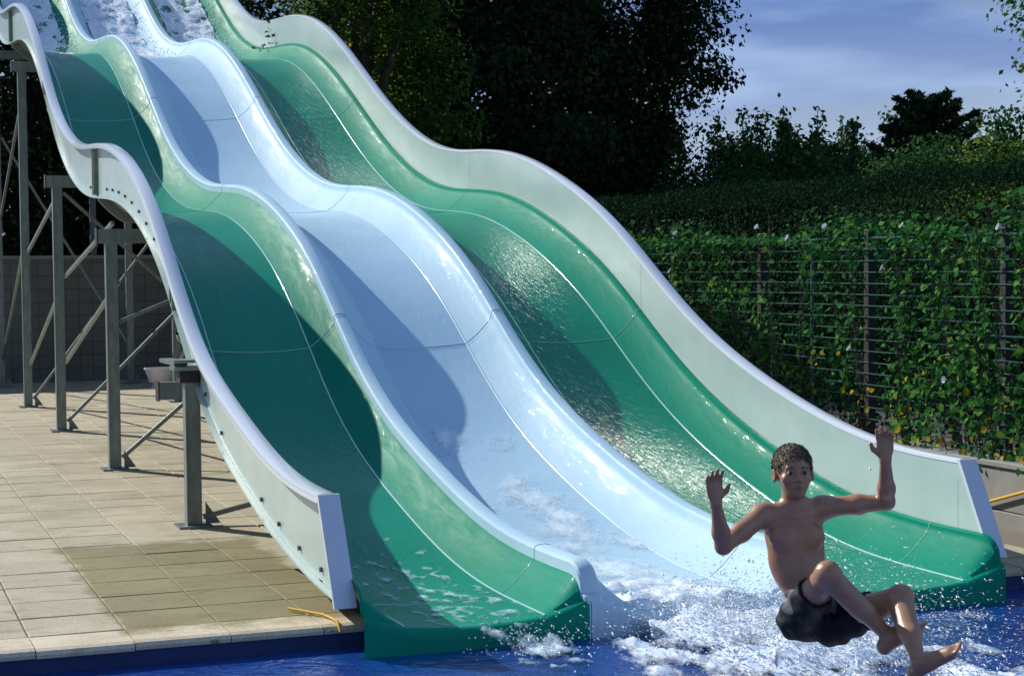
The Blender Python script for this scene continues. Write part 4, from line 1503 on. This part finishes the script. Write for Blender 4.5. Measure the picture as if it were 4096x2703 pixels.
RD = 7.2
P0 = CAM + RD * (VF + (1890 - 1188) / 4128 * VR - (1430 - 784) / 4128 * VU)
rider = empty('person', tuple(P0), 'boy in black shorts flying off the slide with both arms raised', 'person')
rider.rotation_mode = 'QUATERNION'
rider.rotation_quaternion = Matrix(((VR[0], VU[0], -VF[0]), (VR[1], VU[1], -VF[1]), (VR[2], VU[2], -VF[2]))).to_quaternion()
body = link('body', fast_mesh('body', Vb, Fb, 'skin', True), rider)
sm = body.modifiers.new('smooth', 'SMOOTH'); sm.factor = 0.5; sm.iterations = 2

# shorts
fs = Field((-0.25, -0.22, -0.18), (0.42, 0.20, 0.40), 0.0065)
fs.ell((0.0, -0.010, -0.005), (0.121, 0.092, 0.100), 0.02)
fs.cone((-0.012, 0.05, -0.010), (-0.022, 0.085, -0.015), 0.103, 0.098, 0.03)
for Hp, K_, fr in ((HPR, KNA, 0.60), (HPL, KNB, 0.56)):
    e = Hp * (1 - fr) + K_ * fr
    fs.cone(Hp, e, 0.084, 0.073, 0.016)
    d = (K_ - Hp) / np.linalg.norm(K_ - Hp)
    fs.ell(e + d * 0.075, (0.10, 0.10, 0.075), 0.006, np.stack([np.cross(d, (0, 1, 0.1)) / np.linalg.norm(np.cross(d, (0, 1, 0.1))), np.cross(d, np.cross(d, (0, 1, 0.1)) / np.linalg.norm(np.cross(d, (0, 1, 0.1)))), d], 1), True)
fs.cone((-0.03, 0.215, -0.02), (-0.03, 0.215, -0.02), 0.115, 0.115, 0.006, True)
Vs, Fs = fs.mesh()
Vs = Vs + 0.0035 * np.stack([np.sin(Vs[:, 1] * 90 + Vs[:, 0] * 40), np.sin(Vs[:, 0] * 70 + Vs[:, 2] * 60), np.sin(Vs[:, 1] * 80 - Vs[:, 2] * 50)], 1)
me = fast_mesh('shorts', Vs, Fs, 'shorts_black', True)
me.materials.append(MATS['shorts_grey'])
cen = Vs[Fs].mean(1)
sd_ = np.cross(KNA - HPR, (0, 1, 0)); sd_ /= np.linalg.norm(sd_)
rel = cen - HPR
tt = rel @ (KNA - HPR) / ((KNA - HPR) @ (KNA - HPR))
relB = cen - HPL
tb = relB @ (KNB - HPL) / ((KNB - HPL) @ (KNB - HPL))
nearA = np.linalg.norm(rel - tt[:, None] * (KNA - HPR), axis=1) < 0.12
nearB = np.linalg.norm(relB - tb[:, None] * (KNB - HPL), axis=1) < 0.11
grey = (nearA & (tt > 0.16) & (tt < 0.36) & (cen[:, 1] > 0.03))
me.polygons.foreach_set('material_index', grey.astype(np.int32))
link('shorts', me, rider)['label'] = 'wet black swimming shorts with grey panels'

# hair: short cap pushed off the face
fh = Field(tuple(HEAD - 0.14), tuple(HEAD + 0.15), 0.005)
fh.ell(H(0, 0.030, -0.016), (0.081, 0.089, 0.099), 0.01, HR)
fh.ell(H(0, -0.048, 0.070), (0.085, 0.090, 0.066), 0.02, HR, True)
fh.ell(H(0, -0.115, 0.0), (0.13, 0.085, 0.13), 0.02, HR, True)
for sx in (-1, 1):
    fh.ell(H(sx * 0.085, -0.02, 0.01), (0.02, 0.038, 0.03), 0.008, HR, True)
Vh, Fh = fh.mesh()
Vh = HEAD + (Vh - HEAD) * 0.962
dirn = Vh - HEAD
dirn /= np.linalg.norm(dirn, axis=1, keepdims=True)
Vh = Vh + dirn * (0.003 * np.sin(dirn[:, 0] * 55 + dirn[:, 2] * 17) * np.sin(dirn[:, 2] * 48))[:, None]
hr = link('hair', fast_mesh('hair', Vh, Fh, 'hair', True), rider)
hr['label'] = 'short wet brown hair'
ns = 2600                                        # wet strands over the scalp, combed forward and down
pick = RNG.choice(len(Vh), ns)
B0 = Vh[pick]; nrm = dirn[pick]
flow = (HR @ np.array((0.0, -0.55, 0.75)))[None] + RNG.normal(size=(ns, 3)) * 0.35
flow -= (flow * nrm).sum(1, keepdims=True) * nrm
flow /= np.linalg.norm(flow, axis=1, keepdims=True)
Ls = RNG.uniform(0.007, 0.016, ns)[:, None]
T1 = B0 + flow * Ls * 0.55 + nrm * 0.003
T2 = B0 + flow * Ls + nrm * RNG.uniform(0.0, 0.004, ns)[:, None]
sdv = np.cross(flow, nrm) * 0.0016
SV = np.stack([B0 - sdv, B0 + sdv, T1 + sdv, T1 - sdv, T2], 1).reshape(-1, 3)
kk = np.arange(ns) * 5
SF = np.concatenate([np.stack([kk, kk + 1, kk + 2], 1), np.stack([kk, kk + 2, kk + 3], 1), np.stack([kk + 3, kk + 2, kk + 4], 1)])
tag(link('strands', fast_mesh('strands', SV, SF, 'hair'), hr), kind='stuff')
for sx in (-1, 1):
    m = MB()
    c0 = H(sx * 0.030, -0.006, 0.0725)
    q = [[tuple(c0 + HR @ (0.0105 * np.array((math.sin(t) * math.cos(a), math.sin(t) * math.sin(a), math.cos(t))))) for a in np.linspace(0, 6.283, 13)[:-1]] for t in np.linspace(0.02, 3.12, 9)]
    m.grid(q, closed=True)
    eye = m.build('eye', 'eye_white', rider, 60)
    m = MB()
    q = [[tuple(c0 + HR @ (0.0113 * np.array((math.sin(t) * math.cos(a), math.sin(t) * math.sin(a), math.cos(t))))) for a in np.linspace(0, 6.283, 11)[:-1]] for t in (0.02, 0.35, 0.72)]
    m.grid(q, closed=True)
    m.build('iris', 'iris', eye, 60)
    m = MB()
    m.tube([tuple(H(sx * (0.014 + 0.008 * k), 0.0125 + 0.004 * math.sin(k * 0.9), 0.0835 - 0.0028 * k)) for k in range(5)], [0.003, 0.0036, 0.0036, 0.003, 0.0015], 6)
    m.build('eyebrow', 'hair', rider, 60)
for dy, nm in ((-0.0585, 'upper_lip'), (-0.0695, 'lower_lip')):
    m = MB()
    m.tube([tuple(H(0.0075 * k, dy + 0.0008 * abs(k), 0.0785 - 0.0011 * k * k)) for k in (-3, -2, -1, 0, 1, 2, 3)], [0.0012, 0.003, 0.004, 0.0042, 0.004, 0.003, 0.0012], 6)
    m.build(nm, 'lip', rider, 60)

# ------------------------------------------------------------------ white water
def sn(x, y, z=0.0):
    return mnoise.fractal(Vector((x, y, z)), 1.0, 2.0, 4)

OCT = np.array([(1, 0, 0), (-1, 0, 0), (0, 1, 0), (0, -1, 0), (0, 0, 1), (0, 0, -1)], float)
OCF = np.array([(0, 2, 4), (2, 1, 4), (1, 3, 4), (3, 0, 4), (2, 0, 5), (1, 2, 5), (3, 1, 5), (0, 3, 5)])


def drops(name, C, size, stretch, mat, label=None, cat='water drops', parent=None):
    n = len(C)
    V = OCT[None] * size[:, None, None] * np.stack([np.ones(n), np.ones(n), np.ones(n)], 1)[:, None]
    V = V + OCT[None][:, :, 2:3] * size[:, None, None] * stretch[:, None]
    V = V + C[:, None]
    F = (OCF[None] + 6 * np.arange(n)[:, None, None]).reshape(-1, 3)
    me = fast_mesh(name, V.reshape(-1, 3), F, mat, True)
    o = link(name, me, parent)
    tag(o, label, cat if label else None, None, 'stuff')
    return o


def foam_sheet(name, x0, x1, y0, y1, zf, amp, thr, mat, label, step=0.025, fs=5.0):
    """lumpy white water over a surface: patches, with holes where the noise is low"""
    nx, ny = int((x1 - x0) / step) + 1, int((y1 - y0) / step) + 1
    V = []
    dens = np.zeros((nx, ny))
    for i in range(nx):
        for j in range(ny):
            x, y = x0 + i * step, y0 + j * step
            q = sn(x * fs, y * fs * 0.6, 3.1)
            dens[i, j] = q - thr(x, y)
            z = zf(x, y) + amp * max(dens[i, j], -0.2) + 0.35 * amp * sn(x * 23, y * 17, 1.7)
            V.append((x + 0.008 * sn(x * 31, y * 29, 7), y, z))
    F = []
    for i in range(nx - 1):
        for j in range(ny - 1):
            if max(dens[i, j], dens[i + 1, j], dens[i, j + 1], dens[i + 1, j + 1]) > -0.25:
                k = i * ny + j
                F.append((k, k + ny, k + ny + 1, k + 1))
    me = fast_mesh(name, np.array(V), np.array(F), mat, True)
    at_ = me.attributes.new('dens', 'FLOAT', 'POINT')
    at_.data.foreach_set('value', dens.ravel().astype(np.float32))
    o = link(name, me)
    return tag(o, label, 'white water', None, 'stuff')


def floor_z(x, y, lane):
    u = (x - LANES[lane][1]) / 1.2
    return rim_z(x, y) - 0.588 - 0.020 * math.sin(math.pi * min(max((u - 0.2) / 0.6, 0), 1))


# foam rushing down from the top of each lane
for ln, (ya_, mt, word) in enumerate(((16.6, 'foam', 'green lane by the deck'), (16.1, 'foam', 'pale blue lane'), (16.9, 'foam', 'green lane by the hedge'))):
    xx = LANES[ln][1]
    foam_sheet('lane_foam', xx + 0.22, xx + 0.98, ya_, 21.0, lambda x, y, ln=ln: floor_z(x, y, ln) + 0.012, 0.05,
               lambda x, y, ya_=ya_: 0.40 - 0.75 * min(1, (y - ya_) / 1.5), mt, 'white water churning at the top of the ' + word, 0.035, 4.0)
    n = 700
    C = np.stack([xx + 0.15 + 0.9 * RNG.random(n), ya_ + 0.3 + 4.0 * RNG.random(n), np.zeros(n)], 1)
    C[:, 2] = [floor_z(x, y, ln) + 0.03 + abs(RNG.normal()) * 0.09 for x, y, _ in C]
    drops('lane_spray', C, RNG.uniform(0.004, 0.013, n), np.zeros((n, 3)), 'drop', 'spray drops above the white water at the top of the ' + word)

# white water bursting out of the pale blue lane
def splash_z(x, y):
    if y > -0.40:
        return floor_z(min(max(x, 1.45), 2.15), y, 1) + 0.02
    d = -0.40 - y
    return max(WATER_Z + 0.01, floor_z(1.8, -0.36, 1) - 0.03 - 0.16 * d + 0.10 * math.exp(-((d - 0.9) / 0.5) ** 2) * math.exp(-((x - 1.9) / 0.45) ** 2))
def splash_thr(x, y):
    d = -0.3 - y
    cx = 1.80 + 0.12 * max(d, 0)
    wd = 0.38 + 0.30 * max(d, 0)
    e = ((x - cx) / wd) ** 2
    if y > -0.3:
        e *= 0.9
        return -0.30 + 0.55 * e + 0.70 * max(0, y + 0.15)
    return -0.72 + 0.60 * e + 0.42 * max(0, d - 0.55) ** 1.2
foam_sheet('splash', 0.9, 3.4, -3.3, 1.1, splash_z, 0.045, splash_thr, 'foam_splash', 'white water bursting from the pale blue lane under the boy', 0.022, 4.5)
n = 13000
t = RNG.gamma(2.0, 0.46, n)
C = np.stack([1.80 + 0.10 * t + RNG.normal(size=n) * (0.24 + 0.16 * t), -0.38 - t, np.zeros(n)], 1)
C[:, 2] = WATER_Z + 0.02 + np.abs(RNG.normal(size=n)) * (0.09 + 0.11 * np.exp(-((t - 0.9) / 0.7) ** 2)) + 0.03
vel = np.stack([RNG.normal(size=n) * 0.3, -np.ones(n), -0.5 + RNG.normal(size=n) * 0.3], 1)
drops('splash_spray', C, RNG.gamma(1.8, 0.0013, n) + 0.0014, vel * RNG.uniform(0.5, 3.0, n)[:, None], 'drop', 'spray of drops around the splash of the pale blue lane')

# thin white film on the pale blue lane's run-out
foam_sheet('film', 1.45, 2.14, -0.34, 3.2, lambda x, y: floor_z(x, y, 1) + 0.006, 0.008,
           lambda x, y: -0.35 + 0.20 * max(0, y - 0.3) + 0.2 * abs(x - 1.8), 'foam_film', 'thin white film of water on the pale blue lane above the splash', 0.03, 3.0)

# thin water on the near green lane spilling over its lip
def thr1(x, y):
    e = ((x - 0.66) / 0.30) ** 2
    return 0.0 + 0.30 * e + 0.28 * max(0, y - 0.5)
def z1(x, y):
    if y > -0.40:
        return floor_z(min(max(x, 0.28), 0.92), y, 0) + 0.003
    d = -0.40 - y
    return max(WATER_Z + 0.008, floor_z(0.6, -0.36, 0) - 0.02 - 0.5 * d - 0.8 * d * d)
foam_sheet('thin_foam', 0.3, 0.95, -0.42, 1.5, z1, 0.008, thr1, 'foam_teal', 'thin foam streaking the near green lane above its lip', 0.014, 13.0)
def z_spill(x, y):
    d = -0.42 - y
    return max(WATER_Z + 0.012, floor_z(0.8, -0.40, 0) - 0.012 - 0.12 * d - 1.3 * d * d)
foam_sheet('spill', 0.42, 1.02, -1.0, -0.40, z_spill, 0.02, lambda x, y: -0.12 + 0.5 * ((x - 0.80 + 0.1 * (y + 0.4)) / 0.2) ** 2 + 0.7 * max(0, -0.72 - y), 'foam_film',
           'sheet of water spilling over the lip of the near green lane', 0.014, 9.0)
n = 300
C = np.stack([0.80 + RNG.normal(size=n) * 0.13, -0.42 - RNG.random(n) * 0.45, np.zeros(n)], 1)
C[:, 2] = WATER_Z + 0.01 + RNG.random(n) * (0.12 * (1 - (-0.42 - C[:, 1]) / 0.55)) + 0.02
drops('spill_spray', C, RNG.uniform(0.002, 0.006, n), np.zeros((n, 3)), 'drop', 'drops splashing off the lip of the near green lane')
# drops on the green lane walls and a foamy patch in the pool's near corner
def pool_thr(x, y):
    e = ((x - 2.75) / 0.9) ** 2 + ((y + 3.0) / 0.45) ** 2
    return 0.0 + 0.6 * e
foam_sheet('pool_foam', 1.8, 4.0, -3.8, -2.3, lambda x, y: WATER_Z + 0.012, 0.05, pool_thr, 'foam', 'foam patch on the pool in the photo corner beyond the boy\'s feet', 0.025, 5.0)
